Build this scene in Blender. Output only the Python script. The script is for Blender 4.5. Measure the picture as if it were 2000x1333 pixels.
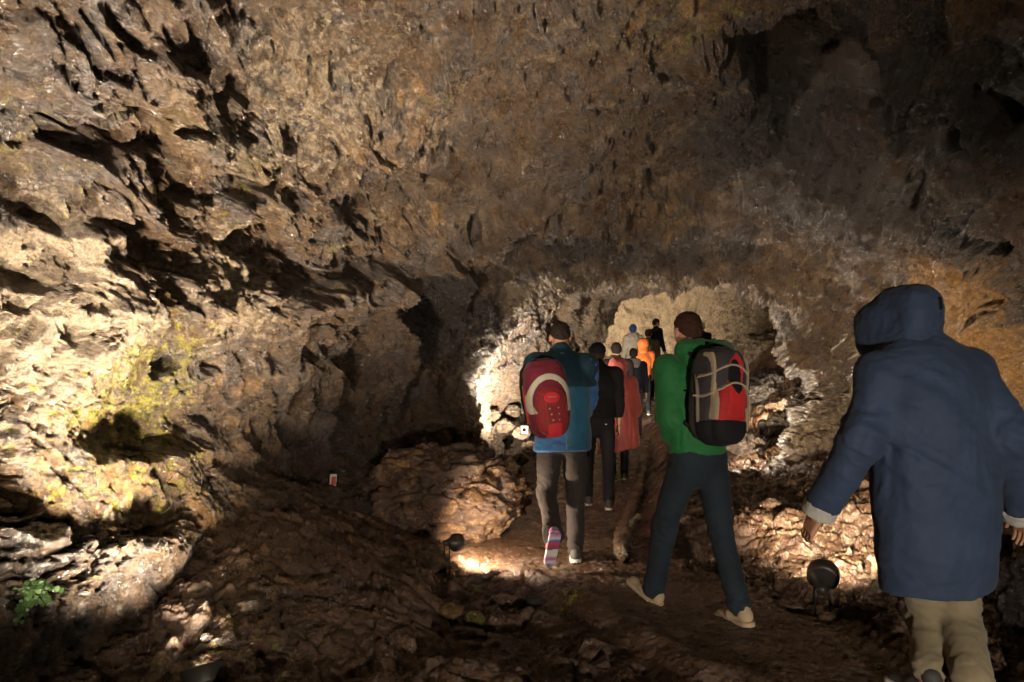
import bpy, math, random
import numpy as np
from mathutils import Vector, Matrix, Euler
PI = math.pi
SC = bpy.context.scene
for o in list(bpy.data.objects): bpy.data.objects.remove(o)

# ------------------------------------------------------------------ camera
F_PX, HORIZON, CAM_Z = 1333.0, 741.0, 1.33          # 24 mm lens on a 2000 px wide frame, eye level
cam_d = bpy.data.cameras.new('camera')
cam = bpy.data.objects.new('camera', cam_d); SC.collection.objects.link(cam)
cam.location = (0, 0, CAM_Z); cam.rotation_euler = (PI/2, 0, 0)
cam_d.sensor_width = 36; cam_d.lens = 24
cam_d.shift_y = (HORIZON - 666.5) / 2000.0
cam_d.clip_start = 0.05; cam_d.clip_end = 200
SC.camera = cam
def at(px, py, y):
    return Vector(((px - 1000.0) / F_PX * y, y, CAM_Z + (HORIZON - py) / F_PX * y))

# ------------------------------------------------------------------ world (underground: almost no daylight)
w = bpy.data.worlds.new('World'); SC.world = w; w.use_nodes = True
bg = w.node_tree.nodes['Background']
sky = w.node_tree.nodes.new('ShaderNodeTexSky'); sky.sky_type = 'NISHITA'; sky.sun_disc = False
sky.sun_elevation = math.radians(2); sky.sun_rotation = 0
w.node_tree.links.new(sky.outputs[0], bg.inputs[0]); bg.inputs[1].default_value = 0.01
SC.view_settings.view_transform = 'Standard'; SC.view_settings.look = 'None'
SC.view_settings.exposure = 1.72; SC.view_settings.gamma = 1
SC.render.engine = 'CYCLES'
cy = SC.cycles
cy.max_bounces = 5; cy.diffuse_bounces = 3; cy.glossy_bounces = 2; cy.transmission_bounces = 2
cy.sample_clamp_indirect = 1.0; cy.sample_clamp_direct = 0
cy.use_denoising = True
try: cy.denoiser = 'OPENIMAGEDENOISE'
except Exception: pass
cy.blur_glossy = 0.3; cy.caustics_reflective = False; cy.caustics_refractive = False
CAVE_RES=(1300,1300); GROUND_RES=(900,800)
# ------------------------------------------------------------------ noise (numpy)
_rng = np.random.RandomState(7)
_TAB = _rng.rand(64, 64, 64).astype(np.float32) * 2 - 1
_FT = _TAB.ravel()
def vnoise(p):
    """value noise in -1..1 ; p (n,3)"""
    out = np.empty(len(p), np.float32)
    for s in range(0, len(p), 200000):
        q = p[s:s+200000]
        fi = np.floor(q); fr = (q - fi).astype(np.float32); i = fi.astype(np.int64)
        fr = fr * fr * fr * (fr * (fr * 6 - 15) + 10)
        x0 = (i[:, 0] & 63) << 12; x1 = ((i[:, 0] + 1) & 63) << 12
        y0 = (i[:, 1] & 63) << 6; y1 = ((i[:, 1] + 1) & 63) << 6
        z0 = i[:, 2] & 63; z1 = (i[:, 2] + 1) & 63
        fx, fy, fz = fr[:, 0], fr[:, 1], fr[:, 2]
        def L(a, b): return a + b
        c00 = _FT[x0+y0+z0]*(1-fx) + _FT[x1+y0+z0]*fx
        c10 = _FT[x0+y1+z0]*(1-fx) + _FT[x1+y1+z0]*fx
        c01 = _FT[x0+y0+z1]*(1-fx) + _FT[x1+y0+z1]*fx
        c11 = _FT[x0+y1+z1]*(1-fx) + _FT[x1+y1+z1]*fx
        out[s:s+200000] = (c00*(1-fy)+c10*fy)*(1-fz) + (c01*(1-fy)+c11*fy)*fz
    return out
def fbm(p, oct=4, gain=0.5, lac=2.03):
    a, t, v = 1.0, 0.0, 0
    for k in range(oct):
        v = v + a * vnoise(p * lac**k + 13.7*k); t += a; a *= gain
    return v / t * 1.5
def ridged(p, oct=4, gain=0.55):
    a, t, v = 1.0, 0.0, 0
    for k in range(oct):
        n = 1 - np.abs(vnoise(p * 2.05**k + 7.1*k)) * 2
        v = v + a * n; t += a; a *= gain
    return v / t
def worley(p, seed=0):
    """F1, F2 and a cell id in 0..1"""
    f1 = np.full(len(p), 9.0, np.float32); f2 = f1.copy(); cid = np.zeros(len(p), np.float32)
    fi = np.floor(p).astype(np.int64); fr = (p - fi).astype(np.float32)
    for dx in (-1, 0, 1):
        for dy in (-1, 0, 1):
            for dz in (-1, 0, 1):
                k = (((fi[:, 0]+dx+seed) & 63) << 12) + (((fi[:, 1]+dy) & 63) << 6) + ((fi[:, 2]+dz) & 63)
                ox = _FT[k]*.5+.5; oy = _FT[(k+1571) & 262143]*.5+.5; oz = _FT[(k+90173) & 262143]*.5+.5
                d = (dx+ox-fr[:, 0])**2 + (dy+oy-fr[:, 1])**2 + (dz+oz-fr[:, 2])**2
                near = d < f1
                f2 = np.where(near, f1, np.minimum(f2, d)); cid = np.where(near, _FT[(k+777) & 262143]*.5+.5, cid)
                f1 = np.minimum(f1, d)
    return np.sqrt(f1), np.sqrt(f2), cid
def facets(p, seed=0):
    """fractured planes: every cell is a plane of its own tilt; returns the plane height and the crack distance"""
    f1 = np.full(len(p), 9.0, np.float32); f2 = f1.copy(); val = np.zeros(len(p), np.float32)
    fi = np.floor(p).astype(np.int64); fr = (p - fi).astype(np.float32)
    for dx in (-1, 0, 1):
        for dy in (-1, 0, 1):
            for dz in (-1, 0, 1):
                k = (((fi[:, 0]+dx+seed) & 63) << 12) + (((fi[:, 1]+dy) & 63) << 6) + ((fi[:, 2]+dz) & 63)
                ax = dx+_FT[k]*.5+.5-fr[:, 0]; ay = dy+_FT[(k+1571) & 262143]*.5+.5-fr[:, 1]; az = dz+_FT[(k+90173) & 262143]*.5+.5-fr[:, 2]
                d = ax*ax+ay*ay+az*az; near = d < f1
                v = _FT[(k+777) & 262143]*.45 + ax*_FT[(k+333) & 262143] + ay*_FT[(k+4441) & 262143] + az*_FT[(k+7919) & 262143]
                f2 = np.where(near, f1, np.minimum(f2, d)); val = np.where(near, v, val); f1 = np.minimum(f1, d)
    return val, np.sqrt(f2)-np.sqrt(f1)
def sstep(a, b, x):
    t = np.clip((x - a) / (b - a), 0, 1); return t * t * (3 - 2 * t)

# ------------------------------------------------------------------ mesh building
def mesh_np(name, V, Fq, mats, smooth=True, attrs=None, fmat=None):
    me = bpy.data.meshes.new(name)
    V = np.asarray(V, np.float32); Fq = np.asarray(Fq, np.int32)
    n = Fq.shape[1]
    me.vertices.add(len(V)); me.vertices.foreach_set('co', V.ravel())
    me.loops.add(Fq.size); me.loops.foreach_set('vertex_index', Fq.ravel())
    me.polygons.add(len(Fq))
    me.polygons.foreach_set('loop_start', np.arange(0, Fq.size, n, dtype=np.int32))
    me.polygons.foreach_set('loop_total', np.full(len(Fq), n, np.int32))
    me.update(calc_edges=True)
    if smooth: me.polygons.foreach_set('use_smooth', np.ones(len(Fq), bool))
    if fmat is not None: me.polygons.foreach_set('material_index', np.asarray(fmat, np.int32))
    for m in (mats if isinstance(mats, (list, tuple)) else [mats]): me.materials.append(m)
    for k, a in (attrs or {}).items():
        at_ = me.attributes.new(k, 'FLOAT_COLOR', 'POINT'); at_.data.foreach_set('color', np.asarray(a, np.float32).ravel())
    me.update(); return me
def link(name, me, parent=None):
    o = bpy.data.objects.new(name, me); SC.collection.objects.link(o)
    if parent is not None: o.parent = parent
    return o
def tag(o, label=None, cat=None, group=None, kind=None):
    if label: o['label'] = label
    if cat: o['category'] = cat
    if group: o['group'] = group
    if kind: o['kind'] = kind
    return o
def empty(name, loc=(0, 0, 0), rz=0):
    o = bpy.data.objects.new(name, None); SC.collection.objects.link(o); o.location = loc; o.rotation_euler = (0, 0, rz)
    o.empty_display_size = 0.1; return o
def grid_faces(nr, nc, wrap=False):
    i = np.arange(nr - 1)[:, None]; m = nc if wrap else nc - 1; j = np.arange(m)[None, :]
    j1 = (j + 1) % nc
    return np.stack([i*nc+j, i*nc+j1, (i+1)*nc+j1, (i+1)*nc+j], -1).reshape(-1, 4)

# ------------------------------------------------------------------ signed distance modelling (figures, packs, lamps)
class SDF:
    def __init__(s, lo, hi, h):
        s.lo = np.array(lo, np.float32); s.h = h
        s.n = np.ceil((np.array(hi) - s.lo) / h).astype(int) + 1
        s.f = np.full(s.n, 1.0, np.float32)
        s.ax = [s.lo[k] + h * np.arange(s.n[k], dtype=np.float32) for k in range(3)]
    def sub(s, lo, hi):
        sl = []
        for k in range(3):
            a = int(max(0, math.floor((lo[k]-s.lo[k])/s.h))); b = int(min(s.n[k], math.ceil((hi[k]-s.lo[k])/s.h)+1))
            if b <= a: return None, None
            sl.append(slice(a, b))
        P = [s.ax[0][sl[0]][:, None, None], s.ax[1][sl[1]][None, :, None], s.ax[2][sl[2]][None, None, :]]
        return tuple(sl), P
    def mix(s, sl, d, k, op='add'):
        a = s.f[sl]
        if op == 'add':
            if k <= 0: s.f[sl] = np.minimum(a, d)
            else:
                h = np.clip(0.5 + 0.5*(a-d)/k, 0, 1); s.f[sl] = a*(1-h) + d*h - k*h*(1-h)
        elif op == 'cut':
            if k <= 0: s.f[sl] = np.maximum(a, -d)
            else:
                h = np.clip(0.5 - 0.5*(a+d)/k, 0, 1); s.f[sl] = a*(1-h) - d*h + k*h*(1-h)
        elif op == 'and': s.f[sl] = np.maximum(a, d)
        return s
    def cone(s, a, b, ra, rb, k=0.02, op='add', flat=None):
        a = np.array(a, float); b = np.array(b, float); m = max(ra, rb)*1.25 + k + 3*s.h
        sl, P = s.sub(np.minimum(a, b)-m, np.maximum(a, b)+m)
        if sl is None: return s
        ab = b-a; L2 = max((ab*ab).sum(), 1e-9)
        t = ((P[0]-a[0])*ab[0] + (P[1]-a[1])*ab[1] + (P[2]-a[2])*ab[2]) / L2
        t = np.clip(t, 0, 1)
        qx, qy, qz = P[0]-(a[0]+ab[0]*t), P[1]-(a[1]+ab[1]*t), P[2]-(a[2]+ab[2]*t)
        if flat is not None:       # squash along a direction
            fv = np.array(flat[0], float); fv /= np.linalg.norm(fv); c = flat[1]
            dd = qx*fv[0]+qy*fv[1]+qz*fv[2]; e = (c-1)
            qx = qx+fv[0]*dd*e; qy = qy+fv[1]*dd*e; qz = qz+fv[2]*dd*e
        d = np.sqrt(qx*qx+qy*qy+qz*qz) - (ra+(rb-ra)*t)
        return s.mix(sl, d, k, op)
    def ell(s, c, r, k=0.02, op='add', rot=None, pw=2.0):
        c = np.array(c, float); r = np.array(r, float); m = r.max()+k+3*s.h
        sl, P = s.sub(c-m, c+m)
        if sl is None: return s
        q = [P[0]-c[0], P[1]-c[1], P[2]-c[2]]
        if rot is not None:
            M = np.array(Euler(rot).to_matrix().transposed())
            q = [M[i][0]*q[0]+M[i][1]*q[1]+M[i][2]*q[2] for i in range(3)]
        if pw == 2.0:
            k0 = np.sqrt((q[0]/r[0])**2+(q[1]/r[1])**2+(q[2]/r[2])**2)
            k1 = np.sqrt((q[0]/r[0]**2)**2+(q[1]/r[1]**2)**2+(q[2]/r[2]**2)**2)+1e-6
            d = k0*(k0-1)/k1
        else:
            k0 = (np.abs(q[0]/r[0])**pw+np.abs(q[1]/r[1])**pw+np.abs(q[2]/r[2])**pw)**(1/pw)
            d = (k0-1)*r.min()
        return s.mix(sl, d.astype(np.float32), k, op)
    def box(s, c, r, rad=0.01, k=0.0, op='add', rot=None):
        c = np.array(c, float); r = np.array(r, float); m = np.linalg.norm(r)+k+3*s.h
        sl, P = s.sub(c-m, c+m)
        if sl is None: return s
        q = [P[0]-c[0], P[1]-c[1], P[2]-c[2]]
        if rot is not None:
            M = np.array(Euler(rot).to_matrix().transposed())
            q = [M[i][0]*q[0]+M[i][1]*q[1]+M[i][2]*q[2] for i in range(3)]
        q = [np.abs(q[i])-(r[i]-rad) for i in range(3)]
        o = np.sqrt(np.maximum(q[0], 0)**2+np.maximum(q[1], 0)**2+np.maximum(q[2], 0)**2)
        d = o + np.minimum(np.maximum(q[0], np.maximum(q[1], q[2])), 0) - rad
        return s.mix(sl, d, k, op)
    def plane(s, p, n, op='and'):
        """keep the side the normal points away from"""
        sl = (slice(None),)*3; P = [s.ax[0][:, None, None], s.ax[1][None, :, None], s.ax[2][None, None, :]]
        n = np.array(n, float); n /= np.linalg.norm(n)
        d = (P[0]-p[0])*n[0]+(P[1]-p[1])*n[1]+(P[2]-p[2])*n[2]
        s.f = np.maximum(s.f, d.astype(np.float32)); return s
    def copy(s, off=0.0):
        c = SDF.__new__(SDF); c.lo, c.h, c.n, c.ax = s.lo, s.h, s.n, s.ax; c.f = s.f - off; return c
    def mesh(s):
        f = s.f; n = s.n
        f = np.pad(f[1:-1, 1:-1, 1:-1], 1, constant_values=1.0)
        ins = f < 0
        # cells with sign change
        c = [ins[i:n[0]-1+i, j:n[1]-1+j, k:n[2]-1+k] for i in (0, 1) for j in (0, 1) for k in (0, 1)]
        tot = sum(x.astype(np.int8) for x in c)
        act = (tot > 0) & (tot < 8)
        idx = np.full(act.shape, -1, np.int64); A = np.argwhere(act); idx[act] = np.arange(len(A))
        if len(A) == 0: return np.zeros((0, 3)), np.zeros((0, 4), int)
        acc = np.zeros((len(A), 3)); cnt = np.zeros(len(A))
        corners = [(i, j, k) for i in (0, 1) for j in (0, 1) for k in (0, 1)]
        vals = {cc: f[A[:, 0]+cc[0], A[:, 1]+cc[1], A[:, 2]+cc[2]] for cc in corners}
        for a in corners:
            for ax in range(3):
                if a[ax] == 0:
                    b = list(a); b[ax] = 1; b = tuple(b)
                    va, vb = vals[a], vals[b]; m = (va < 0) != (vb < 0)
                    t = np.where(m, va/(va-vb+1e-12), 0)
                    pt = np.array(a, float)[None, :].repeat(len(A), 0); pt[:, ax] += t
                    acc += pt*m[:, None]; cnt += m
        V = (A + acc/cnt[:, None])*s.h + s.lo
        Q = []
        for ax in range(3):
            u, v = (ax+1) % 3, (ax+2) % 3
            sl0 = [slice(None)]*3; sl1 = [slice(None)]*3
            sl0[ax] = slice(0, n[ax]-1); sl1[ax] = slice(1, n[ax])
            e0, e1 = ins[tuple(sl0)], ins[tuple(sl1)]
            E = np.argwhere(e0 != e1)
            E = E[(E[:, u] > 0) & (E[:, v] > 0) & (E[:, u] < n[u]-1) & (E[:, v] < n[v]-1)]
            up = e0[E[:, 0], E[:, 1], E[:, 2]]
            def g(du, dv):
                X = E.copy(); X[:, u] -= du; X[:, v] -= dv
                return idx[X[:, 0], X[:, 1], X[:, 2]]
            q = np.stack([g(0, 0), g(1, 0), g(1, 1), g(0, 1)], 1)
            q[~up] = q[~up][:, ::-1]
            Q.append(q)
        Q = np.concatenate(Q); Q = Q[(Q >= 0).all(1)]
        return V, Q
def vnormals(V, Q):
    fn = np.cross(V[Q[:, 2]]-V[Q[:, 0]], V[Q[:, 3]]-V[Q[:, 1]])
    N = np.zeros_like(V)
    for k in range(4):
        for c in range(3): N[:, c] += np.bincount(Q[:, k], fn[:, c], len(V))
    return N/(np.linalg.norm(N, axis=1, keepdims=True)+1e-9)
def relax(V, Q, it=1, a=0.5):
    for _ in range(it):
        S = np.zeros_like(V); C = np.zeros(len(V))
        for k in range(4):
            i, j = Q[:, k], Q[:, (k+1) % 4]
            for c in range(3): S[:, c] += np.bincount(i, V[j, c], len(V)) + np.bincount(j, V[i, c], len(V))
            C += np.bincount(i, minlength=len(V)) + np.bincount(j, minlength=len(V))
        V = V*(1-a) + a*S/np.maximum(C, 1)[:, None]
    return V
def sobj(name, s, mat, parent=None, smooth_it=1, disp=None):
    V, Q = s.mesh() if isinstance(s, SDF) else s
    if smooth_it: V = relax(V, Q, smooth_it)
    if disp is not None:
        V = V + vnormals(V, Q)*disp(V)[:, None]
    return link(name, mesh_np(name, V, Q, mat), parent)
def tube(pts, r, seg=8, caps=True):
    """vertices and quads of a bent tube through pts; r number or list"""
    pts = [Vector(p) for p in pts]; n = len(pts); rr = r if isinstance(r, (list, tuple)) else [r]*n
    V = []; up = Vector((0.13, 0.2, 1)).normalized()
    for i, p in enumerate(pts):
        d = (pts[min(i+1, n-1)]-pts[max(i-1, 0)]).normalized()
        a = d.cross(up);
        if a.length < 1e-3: a = d.cross(Vector((1, 0, 0)))
        a.normalize(); b = d.cross(a)
        for k in range(seg):
            t = 2*PI*k/seg; V.append(p+a*math.cos(t)*rr[i]+b*math.sin(t)*rr[i])
    Q = [(i*seg+k, i*seg+(k+1) % seg, (i+1)*seg+(k+1) % seg, (i+1)*seg+k) for i in range(n-1) for k in range(seg)]
    if caps:
        V.append(pts[0]); V.append(pts[-1]); c0, c1 = len(V)-2, len(V)-1
        Q += [(c0, (k+1) % seg, k, k) for k in range(seg)] and [(c0, (k+2) % seg, (k+1) % seg, k) for k in range(0, seg, 2)]
        Q += [(c1, (n-1)*seg+k, (n-1)*seg+(k+1) % seg, (n-1)*seg+(k+2) % seg) for k in range(0, seg, 2)]
    return np.array([tuple(v) for v in V]), np.array(Q)
def join(*vq):
    V = []; Q = []; o = 0
    for v, q in vq:
        V.append(np.asarray(v, float)); Q.append(np.asarray(q)+o); o += len(v)
    return np.concatenate(V), np.concatenate(Q)

# ------------------------------------------------------------------ materials
def nmat(name):
    m = bpy.data.materials.new(name); m.use_nodes = True
    nt = m.node_tree; b = nt.nodes['Principled BSDF']; return m, nt, b
def N(nt, t, **kw):
    n = nt.nodes.new(t)
    for k, v in kw.items():
        if k.startswith('i_'): n.inputs[k[2:].replace('_', ' ')].default_value = v
        else: setattr(n, k, v)
    return n
def ramp(nt, src, stops):
    r = nt.nodes.new('ShaderNodeValToRGB'); el = r.color_ramp.elements
    while len(el) < len(stops): el.new(0.5)
    for e, (p, c) in zip(el, stops): e.position = p; e.color = c if len(c) == 4 else (*c, 1)
    nt.links.new(src, r.inputs[0]); return r.outputs[0]
def mixc(nt, fac, a, b, mode='MIX'):
    m = nt.nodes.new('ShaderNodeMix'); m.data_type = 'RGBA'; m.blend_type = mode
    for s, v in ((m.inputs[0], fac), (m.inputs[6], a), (m.inputs[7], b)):
        if hasattr(v, 'links'): nt.links.new(v, s)
        else: s.default_value = v if not isinstance(v, tuple) or len(v) == 4 else (*v, 1)
    return m.outputs[2]
def math_(nt, op, a, b=0.0, clamp=False):
    m = nt.nodes.new('ShaderNodeMath'); m.operation = op; m.use_clamp = clamp
    for s, v in ((m.inputs[0], a), (m.inputs[1], b)):
        if hasattr(v, 'links'): nt.links.new(v, s)
        else: s.default_value = v
    return m.outputs[0]
def noise_n(nt, co, scale, detail=4, rough=0.55, dist=0.0):
    n = N(nt, 'ShaderNodeTexNoise'); n.inputs['Scale'].default_value = scale; n.inputs['Detail'].default_value = detail
    n.inputs['Roughness'].default_value = rough; n.inputs['Distortion'].default_value = dist
    nt.links.new(co, n.inputs['Vector']); return n.outputs[0]
def simple(name, col, rough=0.6, bump=0.0, bscale=200, var=0.12, metallic=0, spec=0.5, sheen=0.0):
    m, nt, b = nmat(name)
    co = N(nt, 'ShaderNodeTexCoord').outputs['Object']
    n1 = noise_n(nt, co, 9, 5)
    dark = tuple(c*(1-var*2) for c in col); lite = tuple(min(1, c*(1+var)) for c in col)
    nt.links.new(ramp(nt, n1, [(0.35, dark), (0.65, lite)]), b.inputs['Base Color'])
    b.inputs['Roughness'].default_value = rough; b.inputs['Metallic'].default_value = metallic
    b.inputs['Specular IOR Level'].default_value = spec
    if sheen: b.inputs['Sheen Weight'].default_value = sheen; b.inputs['Sheen Roughness'].default_value = 0.4
    if bump:
        n2 = noise_n(nt, co, bscale, 3)
        bm = N(nt, 'ShaderNodeBump'); bm.inputs['Strength'].default_value = bump; bm.inputs['Distance'].default_value = 0.004
        nt.links.new(n2, bm.inputs['Height']); nt.links.new(bm.outputs[0], b.inputs['Normal'])
    return m
# ------------------------------------------------------------------ rock material
def rock_material(name, floor=False):
    m, nt, b = nmat(name)
    tc = N(nt, 'ShaderNodeTexCoord'); co = tc.outputs['Object']
    a = N(nt, 'ShaderNodeAttribute'); a.attribute_name = 'mask'
    sep = N(nt, 'ShaderNodeSeparateColor'); nt.links.new(a.outputs['Color'], sep.inputs[0])
    moss, pale, ochre = sep.outputs[0], sep.outputs[1], sep.outputs[2]; dark = a.outputs['Alpha']
    big = noise_n(nt, co, 1.3, 6, 0.6, 0.6); mid = noise_n(nt, co, 5.5, 8, 0.65, 0.8); fine = noise_n(nt, co, 38, 6, 0.7)
    crust = noise_n(nt, co, 15, 8, 0.7, 0.5)
    if floor:
        base = ramp(nt, mid, [(0.3, (0.034, 0.019, 0.013)), (0.5, (0.075, 0.041, 0.026)), (0.72, (0.14, 0.083, 0.052))])
    else:
        base = ramp(nt, mid, [(0.30, (0.026, 0.019, 0.015)), (0.46, (0.085, 0.055, 0.034)), (0.58, (0.15, 0.100, 0.058)), (0.75, (0.24, 0.170, 0.105))])
    spot = ramp(nt, big, [(0.42, (0, 0, 0)), (0.62, (1, 1, 1))])
    base = mixc(nt, math_(nt, 'MULTIPLY', spot, 0.55), base, ramp(nt, crust, [(0.35, (0.07, 0.038, 0.018)), (0.65, (0.20, 0.115, 0.055))]))
    if not floor:
        z2 = noise_n(nt, co, 2.4, 8, 0.7, 1.2)
        base = mixc(nt, ramp(nt, z2, [(.50, (0, 0, 0)), (.60, (.85,)*3)]), base, ramp(nt, crust, [(.35, (.035, .028, .030)), (.65, (.15, .125, .115))]))
        z3 = noise_n(nt, co, 3.3, 8, 0.7, 0.8)
        base = mixc(nt, ramp(nt, z3, [(.54, (0, 0, 0)), (.66, (.8,)*3)]), base, ramp(nt, crust, [(.35, (.16, .11, .065)), (.65, (.36, .27, .175))]))
        z4 = noise_n(nt, co, 1.7, 5, 0.6, .5)
        base = mixc(nt, ramp(nt, z4, [(.60, (0, 0, 0)), (.70, (.5,)*3)]), base, ramp(nt, crust, [(.35, (.10, .085, .02)), (.65, (.22, .19, .06))]))
    def patch(maskv, lo, hi, col0, col1, src, base, nz, am=1.6):
        f = math_(nt, 'ADD', maskv, math_(nt, 'MULTIPLY', math_(nt, 'SUBTRACT', nz, 0.5), am))
        f = ramp(nt, f, [(lo, (0, 0, 0)), (hi, (1, 1, 1))])
        return mixc(nt, f, base, ramp(nt, src, [(0.3, col0), (0.7, col1)]))
    base = patch(ochre, 0.45, 0.75, (0.19, 0.10, 0.035), (0.48, 0.28, 0.105), crust, base, mid)
    base = patch(pale, 0.42, 0.70, (0.21, 0.155, 0.10), (0.44, 0.36, 0.255), fine, base, crust, 2.4)
    base = patch(moss, 0.50, 0.85, (0.13, 0.115, 0.018), (0.34, 0.32, 0.05), fine, base, noise_n(nt, co, 12, 12, .80, 0), 4.5)
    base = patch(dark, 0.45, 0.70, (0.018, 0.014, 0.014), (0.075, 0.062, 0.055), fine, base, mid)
    # speckle: tiny dark vesicles and pale grains
    vo = N(nt, 'ShaderNodeTexVoronoi'); vo.inputs['Scale'].default_value = 85; nt.links.new(co, vo.inputs['Vector'])
    sp = ramp(nt, vo.outputs['Distance'], [(0.12, (0.35, 0.35, 0.35)), (0.34, (1, 1, 1))])
    base = mixc(nt, 0.55, base, sp, 'MULTIPLY')
    gr = ramp(nt, noise_n(nt, co, 48, 10, 0.85), [(0.38, (.22, .20, .19)), (0.49, (.85, .85, .85)), (0.62, (1.6, 1.56, 1.5))])
    base = mixc(nt, 0.85, base, gr, 'MULTIPLY')
    nt.links.new(base, b.inputs['Base Color'])
    rg = ramp(nt, noise_n(nt, co, 7 if not floor else 3.5, 6, 0.65), [(0.38, (0.19,)*3), (0.62, (0.46,)*3)] if not floor else [(0.42, (0.14,)*3), (0.6, (0.5,)*3)])
    nt.links.new(rg, b.inputs['Roughness'])
    b.inputs['Specular IOR Level'].default_value = 0.8
    h = math_(nt, 'ADD', math_(nt, 'ADD', math_(nt, 'MULTIPLY', noise_n(nt, co, 19, 8, 0.7, 0.8), 0.6 if floor else 1.8), math_(nt, 'MULTIPLY', noise_n(nt, co, 40, 10, 0.8, 0.5), 1.3)), math_(nt, 'MULTIPLY', noise_n(nt, co, 150, 5, 0.75), 0.6))
    bm = N(nt, 'ShaderNodeBump'); bm.inputs['Strength'].default_value = 1.0 if not floor else 0.7; bm.inputs['Distance'].default_value = 0.035 if not floor else 0.016
    nt.links.new(h, bm.inputs['Height']); nt.links.new(bm.outputs[0], b.inputs['Normal'])
    b.inputs['Coat Weight'].default_value = 1.0; b.inputs['Coat Roughness'].default_value = .14
    b2 = N(nt, 'ShaderNodeBump'); b2.inputs['Strength'].default_value = 1; b2.inputs['Distance'].default_value = .03
    nt.links.new(noise_n(nt, co, 60, 6, .75), b2.inputs['Height']); nt.links.new(bm.outputs[0], b2.inputs['Normal']); nt.links.new(b2.outputs[0], b.inputs['Coat Normal'])
    return m
M_ROCK = rock_material('wet_lava_rock'); M_FLOOR = rock_material('wet_trodden_rock', True)

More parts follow.
